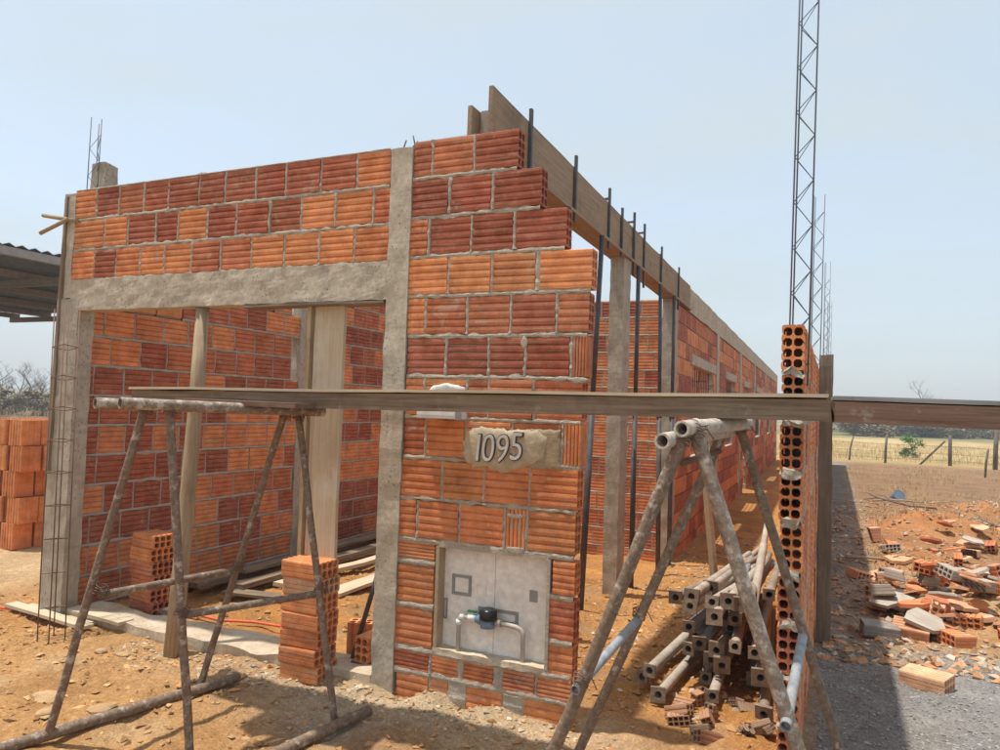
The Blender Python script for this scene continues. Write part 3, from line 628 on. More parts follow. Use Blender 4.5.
plank('scaffold_plank', 'thin pale board lying on top of the long trestle plank', 'plank', (-1.31, -.425, 1.492), (1.975, -.425, 1.529), .27, .012, WOODS, seg=30, sd=5, warp=.007)
plank('scaffold_plank', 'dark red-brown plank continuing right beyond the trestle', 'plank', (1.99, -.44, 1.448), (4.3, -.36, 1.42), .24, .070, WOODR, seg=16, sd=9)
plank('scaffold_plank', 'thin grey board on top of the red-brown plank at right', 'plank', (1.99, -.43, 1.522), (4.3, -.35, 1.494), .24, .014, mat_wood('board_grey', (0.22, 0.22, 0.21), (0.36, 0.35, 0.33)), seg=16, sd=12)
plank('scaffold_plank', 'short dark board laid across the left trestle under the long plank', 'plank', (-.78, -.64, 1.433), (-.12, -.60, 1.428), .2, .022, WOODR, seg=6, sd=14)
# formwork on the side beam
fb = plank('formwork_board', 'wide brown formwork board along the side beam, outer face', 'board', (.41, .054, 2.805), (.41, 6.14, 2.805), .024, .284, WOODF, seg=24, sd=20, warp=.006)
fb2 = plank('formwork_board', 'inner formwork board of the side beam, its end showing behind the outer one', 'board', (.312, .02, 2.80), (.312, 6.14, 2.80), .024, .185, WOODF, seg=24, sd=24, warp=.005)
fb3 = plank('formwork_board', 'formwork board closing the underside of the side beam', 'board', (.36, .10, 2.776), (.36, 6.14, 2.776), .17, .022, WOODF, seg=24, sd=27, warp=.002)
ys = [(.55, 2.78, 3.16), (1.37, 2.72, 3.17), (2.22, 2.72, 3.20), (2.62, 2.74, 3.15), (3.05, 2.66, 3.22), (3.45, 2.62, 3.22), (4.25, 2.68, 3.18), (5.25, 2.66, 3.16)]
for i, (y, a, b) in enumerate(ys):
    mm = MB(); mm.box((-.009, -.012, 0), (.009, .012, b-a)); mm.box((-.12, -.010, b-a-.09), (-.009, .010, b-a-.075))
    o = mm.build('formwork_clamp', PROPM, None, (.4345, y, a), (rr(-.03, .03), rr(-.01, .01), 0)); tag(o, f'{ORD[i]} dark steel clamp bar from the near end of the formwork board', 'clamp', 'steel clamp bars on the formwork')
# steel props below
pr_ = [((.44, 1.22, 2.775), (.47, 1.30, -.02)), ((.44, 2.02, 2.775), (.36, 1.98, -.05)), ((.44, 3.22, 2.775), (.42, 3.30, -.12)), ((.44, 4.20, 2.775), (.50, 4.10, -.17)), ((.45, 4.92, 2.775), (.46, 4.88, -.2))]
for i, (a, b) in enumerate(pr_):
    e = empty('steel_prop', b); tag(e, f'{ORD[i]} dark steel prop from the front under the side formwork', 'prop', 'steel props under the side formwork')
    A, B = Vector(a), Vector(b); mid = B.lerp(A, .55)
    prt(e, 'outer_tube', lambda q: q.tube([B, mid], .024, 10), PROPM); prt(e, 'inner_tube', lambda q: q.tube([mid-(A-B)*.01, A], .019, 10), PROPM)
    prt(e, 'collar', lambda q: q.tube([mid-Vector((0, 0, .04)), mid+Vector((0, 0, .02))], .030, 10), PROPM)
    prt(e, 'base_plate', lambda q: q.obox(B, (.06, 0, 0), (0, .06, 0), (0, 0, .004)), PROPM)
# timber supports under the doorway lintel
e = empty('timber_prop', (-1.40, -.10, 0)); tag(e, 'round tree-trunk prop leaning up under the doorway lintel', 'timber prop')
prt(e, 'pole', lambda q: q.tube([(-1.405,-.10,-.03),(-1.41,-.07,.4),(-1.425,-.03,.9),(-1.445,.015,1.5),(-1.462,.045,2.005)], [.050,.047,.044,.041,.038], 14), TIMB)
e = empty('board_prop', (-.54, .06, .62)); tag(e, 'pale upright board prop on the brick stack under the lintel', 'board prop')
prt(e, 'face_board', lambda q: rough_box(q, (-.632,.06,.585), (-.436,.085,2.004), .1, .004, 5, 61), WOODN)
o = e.children[0]; o.rotation_euler = (0, 0, 0)
prt(e, 'edge_board', lambda q: q.obox((-.660, .098, 1.295), (.012, 0, 0), (0, .055, 0), (0, 0, .708)), mat_wood('board_tan', (0.36, 0.24, 0.13), (0.5, 0.37, 0.22), 2))
plank('lintel_form_board', 'thin board left under the lintel, above the upright board prop', 'board', (-1.10, .04, 1.985), (-.14, .04, 1.987), .11, .014, WOODP, seg=8, sd=31)
# stacks of hollow bricks
def brickthing(loc, rot, k, label, group, me=None, L=0.23, h=1.0):
    o = inst('hollow_brick', me or random.choice(HOLLOW), None, loc, rot, (L, 1, h), bcol(k)); tag(o, label, 'brick', group); return o
TOPS = ['topmost', 'second from top', 'third from top', 'fourth from top', 'fifth from top', 'sixth from top', 'lowest']
def stack(cx, cy, z0, n, rz, what, group, kinds='o', rot_extra=0):
    for i in range(n):
        k = n-1-i; nm = 'lowest' if k == n-1 else TOPS[k]
        brickthing((cx+rr(-.012, .012)-0.008*(i > n-4), cy+rr(-.008, .008), z0+0.0455+i*0.0895), (math.pi/2+rr(-.01, .01), 0, rz+rr(-.05, .05)), random.choice(kinds), f'{nm} flat hollow brick of {what}', group)
stack(-.533, -.0, -.01, 7, .02, 'the stack carrying the board prop', 'bricks stacked under the board prop', 'oop')
stack(-2.19, .43, -.01, 6, -.12, 'the low stack by the left interior wall', 'bricks stacked inside by the left wall', 'omd')
for x, y, rz, lb in ((-.30, .28, 1.5, 'single hollow brick lying behind the stack under the board prop'), (-.42, .36, .3, 'upright hollow brick just behind the board-prop stack')):
    brickthing((x, y, gz(x, y)+.09), (0, math.pi/2 if 'upright' in lb else 0, rz), 'o', lb, None)
tag(MB().tube([(-.37,.17,.03),(-.06,.20,.03)], .026, 10).build('steel_pipe', PROPM), 'short dark pipe lying on the ground behind the central column', 'pipe')
tag(MB().tube([(-.395,.20,.02),(-.31,.33,.56)], .014, 8).build('steel_bar', PROPM), 'dark bar leaning up between brick stack and central column', 'bar')
# new brick pile at left
for ix in range(3):
    for iy in range(4):
        for iz in range(5 if ix < 2 or iy else 4):
            x = -4.98-ix*.245+rr(-.008, .008)+(-.03, .02, -.05, .03, 0)[iz]; y = 1.30+iy*.20+rr(-.008, .008)
            o = brickthing((x, y, -.02+.12+iz*.243), (0, math.pi/2, math.pi/2+rr(-.03, .03) if ix % 2 else rr(-.03, .03)), 'o', ('lowest', 'second', 'third', 'fourth', 'top')[iz]+' layer new orange brick standing on end in the stack at far left', 'new bricks stacked behind the left pillar')
            o.scale = (.238, 2.15 if not ix % 2 else 2.1, 1.0) if False else (.238, 2.1, 1.02)
# rebar cage leaning on the left pillar
def cage_parts(e, base, top, w, bars, spacing, mat, r=0.0045, zig=False):
    B, T = Vector(base), Vector(top); ax = (T-B).normalized(); a = Vector((1, 0, 0)); a = (a-ax*a.dot(ax)).normalized(); b = ax.cross(a)
    offs = [(-1,-1),(1,-1),(1,1),(-1,1)] if bars == 4 else [(-1,-.5),(-.75,.9),(1,.1)]
    L = (T-B).length
    for i, j in offs: prt(e, 'bar', lambda q: q.tube([B+a*i*w/2+b*j*w/2-B, T+a*i*w/2+b*j*w/2-B+ax*rr(-.03, .03)], r, 5), mat).location = (0, 0, 0)
    n = int(L/spacing)
    if not zig:
        for k in range(1, n):
            c = ax*(k*spacing); pts = [c+a*i*w/2*1.06+b*j*w/2*1.06 for i, j in offs]+[c+a*offs[0][0]*w/2*1.06+b*offs[0][1]*w/2*1.06]
            prt(e, 'stirrup', lambda q: q.tube(pts, r*.7, 4), mat).location = (0, 0, 0)
    else:
        for s_ in (0, 1):
            i0, j0 = offs[2]; i1, j1 = offs[s_]
            pts = [ax*(k*spacing/2)+a*(i0 if k % 2 else i1)*w/2+b*(j0 if k % 2 else j1)*w/2 for k in range(0, 2*n)]
            prt(e, 'lacing', lambda q: q.tube(pts, r*.7, 4), mat).location = (0, 0, 0)
e = empty('rebar_cage', (-2.17, -.29, -.01)); tag(e, 'thin rebar cage leaning against the left concrete pillar', 'rebar cage')
cage_parts(e, (-2.17, -.29, -.01), (-2.52, -.07, 2.02), .10, 4, .2, REBARR, .004)
for loc, top, lb in (((1.862, .20, 1.6), (1.905, .20, 4.6), 'tallest lattice rebar column rising from near end of the boundary wall'), ((1.905, 3.0, 1.6), (1.93, 3.0, 3.24), 'second lattice rebar column along the boundary wall'), ((2.02, 8.9, 1.5), (2.04, 8.9, 3.85), 'third lattice rebar column along the boundary wall'), ((2.10, 13.2, 1.5), (2.12, 13.2, 3.9), 'farthest lattice rebar column along the boundary wall'), ((-2.825, .28, 2.62), (-2.82, .28, 3.42), 'short lattice rebar column above the left end of the front wall')):
    e = empty('rebar_column', loc); tag(e, lb, 'rebar column', 'lattice rebar columns'); cage_parts(e, loc, top, .078, 3, .2, REBAR, .0036, True)
# left pillar form boards
plank('form_board', 'narrow pale form board nailed up the left side of the left pillar', 'board', (-2.728, .0, .95), (-2.722, .02, 2.78), .022, .05, WOODP, seg=8, sd=41, tilt=math.pi/2)
for i, (a, b, lb) in enumerate((((-2.88, -.03, 2.66), (-2.55, -.02, 2.60), 'upper stick of the crossed sticks nailed to the left pillar'), ((-2.86, -.055, 2.53), (-2.62, -.03, 2.615), 'lower stick of the crossed sticks nailed to the left pillar'))):
    tag(MB().tube([a, b], .014, 7).build('stick', TIMB), lb, 'stick')
# boards and conduit on the ground inside
bl = [((-2.45, .75, .03), (-2.46, 3.9, -.02)), ((-2.33, .95, .02), (-2.28, 4.1, -.04)), ((-2.22, .80, .07), (-2.30, 3.7, .04)), ((-2.10, 1.15, .02), (-2.05, 4.3, -.05)), ((-1.98, 1.0, .05), (-2.06, 4.0, .02)), ((-1.86, 1.3, .02), (-1.88, 4.2, -.06)), ((-2.15, 1.2, .11), (-2.2, 4.0, .10)), ((-1.40, 1.35, .0), (-1.62, 4.0, -.10))]
for i, (a, b) in enumerate(bl):
    last = i == len(bl)-1
    plank('loose_board', 'wide pale board lying apart from the heap of boards inside' if last else 'grey board in the heap lying along the left interior wall', 'board', a, b, .16 if last else rr(.07, .12), rr(.022, .04), WOODS if i % 2 or last else WOODP, None if last else 'boards heaped inside the house', seg=8, sd=50+i, warp=.02)
for i, (a, b, wd, lb) in enumerate((((-2.98, -.02, .03), (-2.12, -.10, .03), .08, 'nearest of the pale boards on the ground before the left pillar'), ((-2.75, .10, .04), (-1.95, .03, .05), .10, 'pale board crossing the threshold at the left pillar'), ((-2.9, .05, .015), (-2.2, .015, .015), .06, 'thin lath between the pale boards at the left pillar'), ((-2.05, .95, .03), (-1.45, 1.05, .03), .12, 'short brown board lying on the orange soil inside the doorway'), ((-1.98, .33, .05), (-1.7, .30, .06), .07, 'small offcut board beside the low brick stack'))):
    plank('loose_board', lb, 'board', a, b, wd, .02, WOODS if i < 3 else WOODP, None, seg=5, sd=70+i, warp=.006)
hp = [(-1.95,.40),(-1.8,.47),(-1.6,.45),(-1.4,.53),(-1.15,.55),(-.95,.50),(-.80,.42),(-.86,.33),(-.97,.36)]
tag(MB().tube([(x, y, max(gz(x, y), 0)+.018) for x, y in hp], .009, 6).build('conduit', HOSE), 'orange flexible conduit winding across the doorway floor', 'conduit')
hp = [(-3.4,-.12),(-3.2,-.05),(-3.0,-.06),(-2.8,.0),(-2.62,-.02),(-2.45,-.06)]
tag(MB().tube([(x, y, gz(x, y)+.02) for x, y in hp], .009, 6).build('conduit', HOSE), 'orange flexible conduit at the foot of the left pillar', 'conduit')
hp = [(-.12,.35),(0.0,.30),(.12,.22)]
tag(MB().tube([(x, y, gz(x, y)+.02) for x, y in hp], .009, 6).build('conduit', HOSE), 'short orange conduit end behind the central column', 'conduit')

# ------------------------------------------------------------------ boundary wall and post
bwall = empty('boundary_wall', (1.893, 0, 0), math.pi/2-0.018); tag(bwall, 'narrow hollow-brick boundary wall at right, its open brick ends facing out', 'wall')
mm = MB(); far = MB(); cnt = 0
for r in range(10):
    za = -0.192+r*P; zb = za+.189; u = 0.0; first = True
    if r % 2: L0 = .12
    else: L0 = .228
    while u < 26:
        L = L0 if first else .229
        lean = 0.004*ns(r*0.9, 4)
        if u < 7.5:
            put(bwall, u+(rr(0, .012) if first else 0), u+L, za, zb, 'o' if random.random() < .7 else 'm', first and True, lean)
        else:
            far.cur = bcol(random.choice('oom')); far.box((u, .001, za), (u+L, BT-.001, zb))
        if not first: core(mm, u-.016, u+L+.014, za-.017, zb+.004, BT, .022)
        else: mm.box((.02, .010, za-.016), (L+.014, BT-.012, za+.0))
        if u < 4:
            ribbon(mm, ((u+L+.0065, za), (u+L+.0065, zb)), .005, u*7+r, .05, .003, -.006, .003); ribbon(mm, ((u+.008, za-.0085), (u+L+.007, za-.0085)), .008, r*3.3, .04, .005, -.006, .003)
        u += L+.013; first = False
    if r: rough_box(mm, (-.004, .012, za-.022-.012*abs(ns(r*1.7, 2))), (.05, .080, za+.004+.02*abs(ns(r*1.3, 7))), .012, .022, 30, r)
mm.build('mortar_joints', MORTAR, bwall); f = far.build('bricks', BRICKA, bwall); f['kind'] = 'stuff'
m = MB(); rough_box(m, (1.945, 2.30, -.35), (2.035, 2.40, 1.90), .08, .008, 6, 71); o = m.build('wooden_post', mat_wood('post_wood', (0.13, 0.095, 0.065), (0.27, 0.21, 0.15), 2)); tag(o, 'square weathered wooden post beside the boundary wall', 'post')
# ------------------------------------------------------------------ pile of steel props in the passage
POLM = [mat_noise('prop_'+n, a, b, 6, .75, (0.4, 0.003, 70), (.57, d, .6), rnd=True) for n, a, b, d in (('cement', (0.30, 0.25, 0.20), (0.50, 0.43, 0.35), (0.20, 0.14, 0.09)), ('brown', (0.20, 0.15, 0.11), (0.36, 0.29, 0.22), (0.14, 0.10, 0.07)), ('blue', (0.20, 0.21, 0.23), (0.32, 0.33, 0.35), (0.30, 0.24, 0.18)))]
PLATM = mat_noise('plate_cement', (0.12, 0.085, 0.06), (0.32, 0.25, 0.18), 9, .9, (0.8, 0.006, 60), rnd=True)
def plate(q, c, ax, s, th):
    ax = Vector(ax).normalized(); a = ax.cross(Vector((0, 0, 1))).normalized(); b = a.cross(ax); n = 8
    ring = []
    for k in range(16):
        t = 2*math.pi*k/16; u, v = math.cos(t), math.sin(t); m_ = max(abs(u), abs(v)); ring.append((u/m_*s, v/m_*s))
    hole = [(math.cos(2*math.pi*k/16)*.018, math.sin(2*math.pi*k/16)*.018) for k in range(16)]
    vs = []
    for d in (0, th):
        for L_ in (ring, hole): vs += [Vector(c)+a*u+b*v+ax*d for u, v in L_]
    fs = []
    for k in range(16):
        p = (k+1) % 16
        fs += [(k, p, 16+p, 16+k), (32+k, 48+k, 48+p, 32+p), (k, 32+k, 32+p, p), (16+k, 16+p, 48+p, 48+k)]
    q.add(vs, fs)
poles = []
layers = [(0.055, [1.13, 1.25, 1.37, 1.49, 1.61, 1.72]), (0.165, [1.19, 1.31, 1.43, 1.55, 1.67]), (0.275, [1.30, 1.42, 1.54, 1.65]), (0.38, [1.42, 1.54, 1.64]), (0.475, [1.52, 1.62])]
for z, xs in layers:
    for x in xs: poles.append((x+rr(-.045, .045), z+rr(-.022, .022)))
for q_ in range(14): poles.append((1.22+.5*random.random(), .22+.32*random.random()))
for i, (x, z) in enumerate(poles):
    y0 = .58+rr(-.14, .42)+z*.55; L = rr(1.8, 2.3); a = Vector((x, y0, z+G(x, y0)+.0)); xb = 1.30+(x-1.15)*.55+rr(-.05, .08)+(rr(-.12, .2) if i > 19 else 0)
    b = Vector((min(max(xb, 1.2), 1.74), y0+L, z*.85+.05+G(0, y0+L))); mt = POLM[(0, 0, 1, 0, 2, 1, 0)[i % 7]]
    if i == 17: b = Vector((1.58, y0+2.2, .66))
    e = empty('prop_tube', a); tc_ = (0, 0, 1, 0, 2, 1, 0)[i % 7]; tag(e, ('pale cement-stained', 'brown stained', 'blue-grey')[tc_]+' steel prop with square end plate '+('on top of' if z > .3 else 'low in')+' the passage pile', 'prop', 'steel props piled in the side passage')
    ax = (b-a).normalized()
    prt(e, 'outer_tube', lambda q: q.tube([a+ax*.008, a.lerp(b, .6)], .027, 10, hollow=.7), mt); prt(e, 'inner_tube', lambda q: q.tube([a.lerp(b, .59), b], .022, 8, hollow=.75), mt)
    pm = MB(); plate(pm, (0, 0, 0), ax+Vector((rr(-.3, .3), 0, rr(-.3, .3))), rr(.030, .043), rr(.010, .03)); pm.build('end_plate', PLATM, e)
o = plank('timber_strut', 'thin yellowish timber strut leaning in the side passage', 'timber strut', (1.30, 2.2, -.05), (1.18, 2.0, 1.42), .04, .04, WOODN, seg=6, sd=91)

# ------------------------------------------------------------------ rubble at right
def broken(seed):
    rnd = random.Random(seed); bm = hollow_brick(seed, 0.23, 5)
    for _ in range(rnd.choice((1, 1, 2))):
        co = Vector((rnd.uniform(-.05, .07), rnd.uniform(-.02, .02), rnd.uniform(-.05, .05))); no = Vector((1, rnd.uniform(-.8, .8), rnd.uniform(-.9, .9)))
        if rnd.random() < .4: co = Vector((0, 0, rnd.uniform(0, .05))); no = Vector((rnd.uniform(-.4, .4), rnd.uniform(-.3, .3), 1))
        bmesh.ops.bisect_plane(bm, geom=bm.verts[:]+bm.edges[:]+bm.faces[:], plane_co=co, plane_no=no, clear_outer=True)
    return bm_mesh(bm, 'broken_brick', BRICK)
def shard(seed):
    rnd = random.Random(seed); n = rnd.choice((5, 6, 7)); R = rnd.uniform(.06, .115); th = rnd.uniform(.010, .02); m = MB()
    pts = [(math.cos(2*math.pi*k/n)*R*rnd.uniform(.55, 1.1), math.sin(2*math.pi*k/n)*R*rnd.uniform(.5, .9)) for k in range(n)]
    vs = [(x, y, 0) for x, y in pts]+[(x*.98, y*.98, th) for x, y in pts]
    m.add(vs, [tuple(reversed(range(n))), tuple(range(n, 2*n))]+[(k, (k+1) % n, n+(k+1) % n, n+k) for k in range(n)])
    return m.mesh('brick_shard', BRICK)
BROK = [broken(s+100) for s in range(9)]; SHRD = [shard(s+200) for s in range(8)]
rnd = random.Random(21)
for i in range(16):
    x = 1.28+.46*rnd.random(); y = .22+.5*rnd.random(); k = rnd.uniform(.38, .62)
    o = inst('broken_brick', rnd.choice(BROK), None, (x, y, gz(x, y)+.022), (rnd.choice((0, 1, 2, 3))*math.pi/2+rnd.uniform(-.5, .5), rnd.uniform(-.6, .6), rnd.uniform(0, 6.3)), (k, k, k), (.28, .18, .115) if i % 3 else (.42, .22, .12))
    tag(o, 'dirty brown broken hollow brick on the ground before the prop pile', 'brick', 'broken bricks before the prop pile')
def heapz(x, y): return gz(x, y)
# whole bricks first, placed by hand
hand = [(2.50, 1.60, (math.pi/2, 0, -.25), 'p', 'two-hole-row orange brick lying flat alone on the grey gravel, lower'), ]
x, y = 2.52, 1.60
o = brickthing((x, y, gz(x, y)+.042), (math.pi/2, 0, -.42), 'p', 'whole orange hollow brick lying alone on the grey gravel', None)
x, y = 2.565, 2.80; o = brickthing((x, y, gz(x, y)+.06), (math.pi/2+.22, .05, -.15), 'p', 'ribbed flat orange brick at the front edge of the rubble', None)
x, y = 2.36, 2.72; o = brickthing((x, y, gz(x, y)+.045), (math.pi/2, .05, .1), 'd', 'grey cement-covered hollow brick at the left front of the rubble', None); o.color = (.33, .29, .25, 1)
x, y = 2.86, 2.72; o = brickthing((x, y, gz(x, y)+.045), (math.pi/2, 0, .5), 'o', 'reddish half brick lying just in front of the rubble', None, BROK[0], 1.0)
spots = []
for i in range(120):
    t = rnd.random()
    x = 2.36+1.75*rnd.random()**.9; y = 2.75+2.1*rnd.random()
    if x < 2.3+.06*(y-2.7): x += .15
    spots.append((x, y, (2 if i > 95 else 1) if i > 50 else 0))
for i in range(70): spots.append((2.45+3.0*rnd.random()**.7, 4.6+4.0*rnd.random(), rnd.choice((0, 0, 1))))
for i in range(12): spots.append((2.3+1.5*rnd.random(), 4.6+2.5*rnd.random(), 0))
for i, (x, y, lv) in enumerate(spots):
    c = rnd.choice('ppppoom'); q = rnd.random(); z = gz(x, y)
    big = y < 4.6
    if q < .5:
        me = rnd.choice(BROK); s = 1.0; nm = 'broken_brick'; lb = 'broken piece of orange hollow brick in the main rubble heap' if big else 'broken hollow brick among the scattered rubble farther back'; dz = .04+lv*.08; rot = (math.pi/2*rnd.choice((1, 1, 1, 0, -1))+rnd.uniform(-.25, .25), rnd.uniform(-.25, .25), rnd.uniform(0, 6.28))
    else:
        me = rnd.choice(SHRD); nm = 'brick_shard'; lb = 'thin orange brick shard in the main rubble heap' if big else 'thin brick shard among the scattered rubble farther back'; dz = .02+lv*.10; rot = (rnd.uniform(-.35, .35), rnd.uniform(-.35, .35), rnd.uniform(0, 6.28)); s = rnd.uniform(1.0, 1.9)
    o = inst(nm, me, None, (x, y, z+dz), rot, (s, s, s), bcol(c)); tag(o, lb, 'brick' if nm == 'broken_brick' else 'shard', ('pieces' if nm == 'broken_brick' else 'shards')+(' in the main rubble heap' if big else ' scattered behind the heap'))
    if rnd.random() < .22:
        o.color = (.46, .40, .33, 1); o['label'] = lb.replace('thin orange', 'thin').replace('orange ', '').replace('broken', 'cement-greyed broken').replace('thin', 'cement-greyed thin')
# stones
for i, (x, y, s, lb) in enumerate(((-1.46,-.80,.058,'largest tan stone on the soil at left'), (-1.06,-.79,.048,'flat tan stone between the left trestle legs'), (-1.72,-.31,.032,'tan lump beside the threshold boards'), (-1.60,-.26,.028,'small lump near the foot of the timber prop'), (-1.25,-.95,.035,'small stone by the left trestle ground rail'))):
    bm = bmesh.new(); bmesh.ops.create_icosphere(bm, subdivisions=2, radius=s)
    for v in bm.verts:
        k = 1+.7*ns(v.co.x*18+i, v.co.y*14, v.co.z*14); v.co = Vector((v.co.x*k*1.35, v.co.y*k, v.co.z*k*.42))
    me = bm_mesh(bm, 'stone', STONE)
    tag(inst('stone', me, None, (x, y, gz(x, y)+s*.1), (0, 0, i*1.1)), lb, 'stone')

bk = empty('bucket', (3.45, 14.9, gz(3.45, 14.9)-.03)); bk.scale = (.75, .75, .75); bk.rotation_euler = (1.1, .3, .4); tag(bk, 'battered blue plastic bucket lying on the brown ground at right', 'bucket')
BKM = mat_flat('blue_plastic', (0.13, 0.19, 0.27), .6)
MB().tube([(0, 0, 0), (0, 0, .3)], [.13, .165], 16, hollow=.93).build('shell', BKM, bk); MB().tube([(0, 0, .285), (0, 0, .305)], .175, 16, hollow=.92).build('rim', BKM, bk)
for i, (x, y, a, L, lb) in enumerate(((2.95, 13.2, .3, 1.6, 'long pale fallen branch beside the blue bucket'), (4.6, 8.9, 2.4, 1.0, 'dark fallen branch on the brown ground near the right edge'), (4.9, 10.6, 1.3, .8, 'short dark branch sticking up near the right edge'), (2.25, 6.4, .2, .7, 'pale stick lying in the wall shadow'), (3.9, 12.0, 2.9, 1.2, 'thin fallen branch before the burnt ground'))):
    q = MB(); p0 = Vector((0, 0, 0)); pts = [Vector((L*t, .12*L*ns(t*3+i, 1), .05+(.12 if i != 2 else .5)*L*t*abs(ns(t*2+i, 4)+.3))) for t in (0, .2, .4, .6, .8, 1)]
    q.tube(pts, [.022, .02, .018, .015, .012, .007], 6)
    for k in (2, 3, 4): q.tube([pts[k], pts[k]+Vector((.14, .12*(-1)**k, .08)), pts[k]+Vector((.3, .2*(-1)**k, .1))], [.009, .007, .003], 5)
    tag(q.build('fallen_branch', BARK if i in (1, 2, 4) else TIMB, None, (x, y, gz(x, y)), (0, 0, a)), lb, 'branch')
# ------------------------------------------------------------------ uncountable ground stuff
def pebbles(name, label, cat, n, place, smin, smax, cols, seed):
    rnd = random.Random(seed); q = MB()
    oct_ = [(1,0,0),(0,1,0),(-1,0,0),(0,-1,0),(0,0,1),(0,0,-1)]; of = [(0,1,4),(1,2,4),(2,3,4),(3,0,4),(1,0,5),(2,1,5),(3,2,5),(0,3,5)]
    for _ in range(n):
        p = place(rnd)
        if p is None: continue
        x, y = p; s = smin+(smax-smin)*rnd.random()**2.5; a = rnd.uniform(0, 6.28); ca, sa = math.cos(a), math.sin(a); z = gz(x, y)+s*.2
        fk = rnd.uniform(.75, 1.2); q.cur = tuple(c*fk for c in rnd.choice(cols)); sx, sy, sz = s*rnd.uniform(.7, 1.4), s*rnd.uniform(.6, 1.1), s*rnd.uniform(.4, .8)
        vs = []
        for vx, vy, vz in oct_:
            vx = vx*sx+rnd.uniform(-.4, .4)*s; vy = vy*sy+rnd.uniform(-.4, .4)*s; vz = vz*sz+rnd.uniform(-.25, .25)*s
            vs.append((x+vx*ca-vy*sa, y+vx*sa+vy*ca, z+vz))
        q.add(vs, of)
    t = q.build(name, CLOD); tag(t, label, cat, None, 'stuff'); return t
def pl_gravel(r):
    x = 1.96+2.6*r.random()**1.2; y = -1.0+3.6*r.random()
    if y-.1*(x-2)+.5*ns(x*.8, y*.8, 11) > 2.15+.4*(r.random()-.5): return None
    return x, y
pebbles('gravel', 'grey crushed stone gravel spread at lower right', 'gravel', 15000, pl_gravel, .004, .0115, [(.31,.295,.275), (.27,.255,.24), (.35,.335,.31), (.29,.265,.23)], 1)
def pl_clod(r):
    x = -3.4+5.1*r.random(); y = -1.3+5.0*r.random()**1.4
    if r.random() > .35+.9*ns(x*1.4, y*1.4, 40)+.3: return None
    return x, y
pebbles('dirt_clods', 'small dirt clods and crumbs strewn over the orange soil', 'dirt', 11000, pl_clod, .003, .024, [(.52,.32,.15), (.48,.25,.10), (.50,.31,.15), (.40,.21,.085)], 2)
def pl_mort(r):
    return (-1.75+2.9*r.random(), r.gauss(-.12, .09))
pebbles('mortar_crumbs', 'pale mortar crumbs fallen along the foot of the front wall', 'mortar', 1300, pl_mort, .003, .017, [(.52,.40,.27), (.55,.44,.31), (.48,.33,.19)], 3)
def pl_right(r): return (1.98+3.8*r.random(), 1.9+12*r.random()**1.8)
pebbles('rubble_crumbs', 'brick crumbs and clods scattered around the rubble at right', 'rubble', 9500, pl_right, .006, .042, [(.55,.28,.14), (.45,.30,.18), (.40,.22,.12), (.5,.42,.32), (.30,.22,.15)], 4)
def pl_pass(r): return (.45+1.35*r.random(), .4+7*r.random())
pebbles('passage_rubble', 'soil lumps and bits scattered in the side passage', 'rubble', 1500, pl_pass, .006, .03, [(.50,.28,.11), (.44,.24,.10), (.5,.4,.28)], 5)
def blades(name, label, n, place, h, mat, seed, lean=.6):
    rnd = random.Random(seed); q = MB()
    for _ in range(n):
        p = place(rnd)
        if p is None: continue
        x, y = p; z = gz(x, y)-.005; a = rnd.uniform(0, 6.28); L = h*rnd.uniform(.5, 1.3); l = rnd.uniform(0.1, 1)*lean*L; wv = L*.018+.0015
        dx, dy = math.cos(a), math.sin(a)
        q.add([(x-dy*wv, y+dx*wv, z), (x+dy*wv, y-dx*wv, z), (x+dx*l*.4+dy*wv*.7, y+dy*l*.4-dx*wv*.7, z+L*.6), (x+dx*l*.4-dy*wv*.7, y+dy*l*.4+dx*wv*.7, z+L*.6), (x+dx*l, y+dy*l, z+L*(1-lean*.35))], [(0,1,2,3), (3,2,4)])
    t = q.build(name, mat); tag(t, label, 'grass', None, 'stuff'); return t
def pl_straw(r):
    x = 2.5+7*r.random(); y = 4.5+22*r.random()**1.3
    return (x, y) if ns(x*.7, y*.7, 60) > .02 else None
blades('dry_grass', 'flattened dry straw on the burnt ground at right', 15000, pl_straw, .14, STRAW, 6, 1.6)
def pl_field(r):
    x = -2+34*r.random(); y = 31+24*r.random()**1.5; return (x, y)
blades('field_grass', 'tall yellow dry grass in the field beyond the fence', 16000, pl_field, .24, STRAW, 7, .7)
def pl_left(r): return (-34-60*r.random(), 16+44*r.random())
blades('scrub_grass', 'dry brown scrub grass on the far ground at left', 6000, pl_left, .8, STRAW, 8, .8)

# ------------------------------------------------------------------ fence, field, trees, shed
fen = empty('wire_fence', (4.4, 29.5, -.24)); tag(fen, 'wire fence with crooked wooden posts along the dry field', 'fence')
fp = [(3.09,30.2,1.0,.09,.05), (4.36,29.4,1.12,.03,.07), (6.63,29.8,1.2,.0,.10), (7.9,28.7,1.5,.03,.12), (6.70,23.7,.9,.05,.05), (10.2,28.9,1.2,.02,.08), (0.9,30.6,1.1,-.03,.07)]
for x, y, h, ln, r in fp: prt(fen, 'post', lambda q: q.tube([(x, y, -.5), (x+ln*.5, y, h*.5-.24), (x+ln*1.8, y, h-.24)], [r*.7, r*.66, r*.6], 8), BARK)
prt(fen, 'brace', lambda q: q.tube([(5.55, 29.7, -.3), (6.45, 29.75, .72)], .04, 7), BARK)
for h in (.2, .45, .75):
    o_ = [p for p in fp if p[0] != 6.70]; o_.sort(); prt(fen, 'wire', lambda q: q.tube([(x, y, h-.24) for x, y, *_ in o_], .006, 4), REBARR)
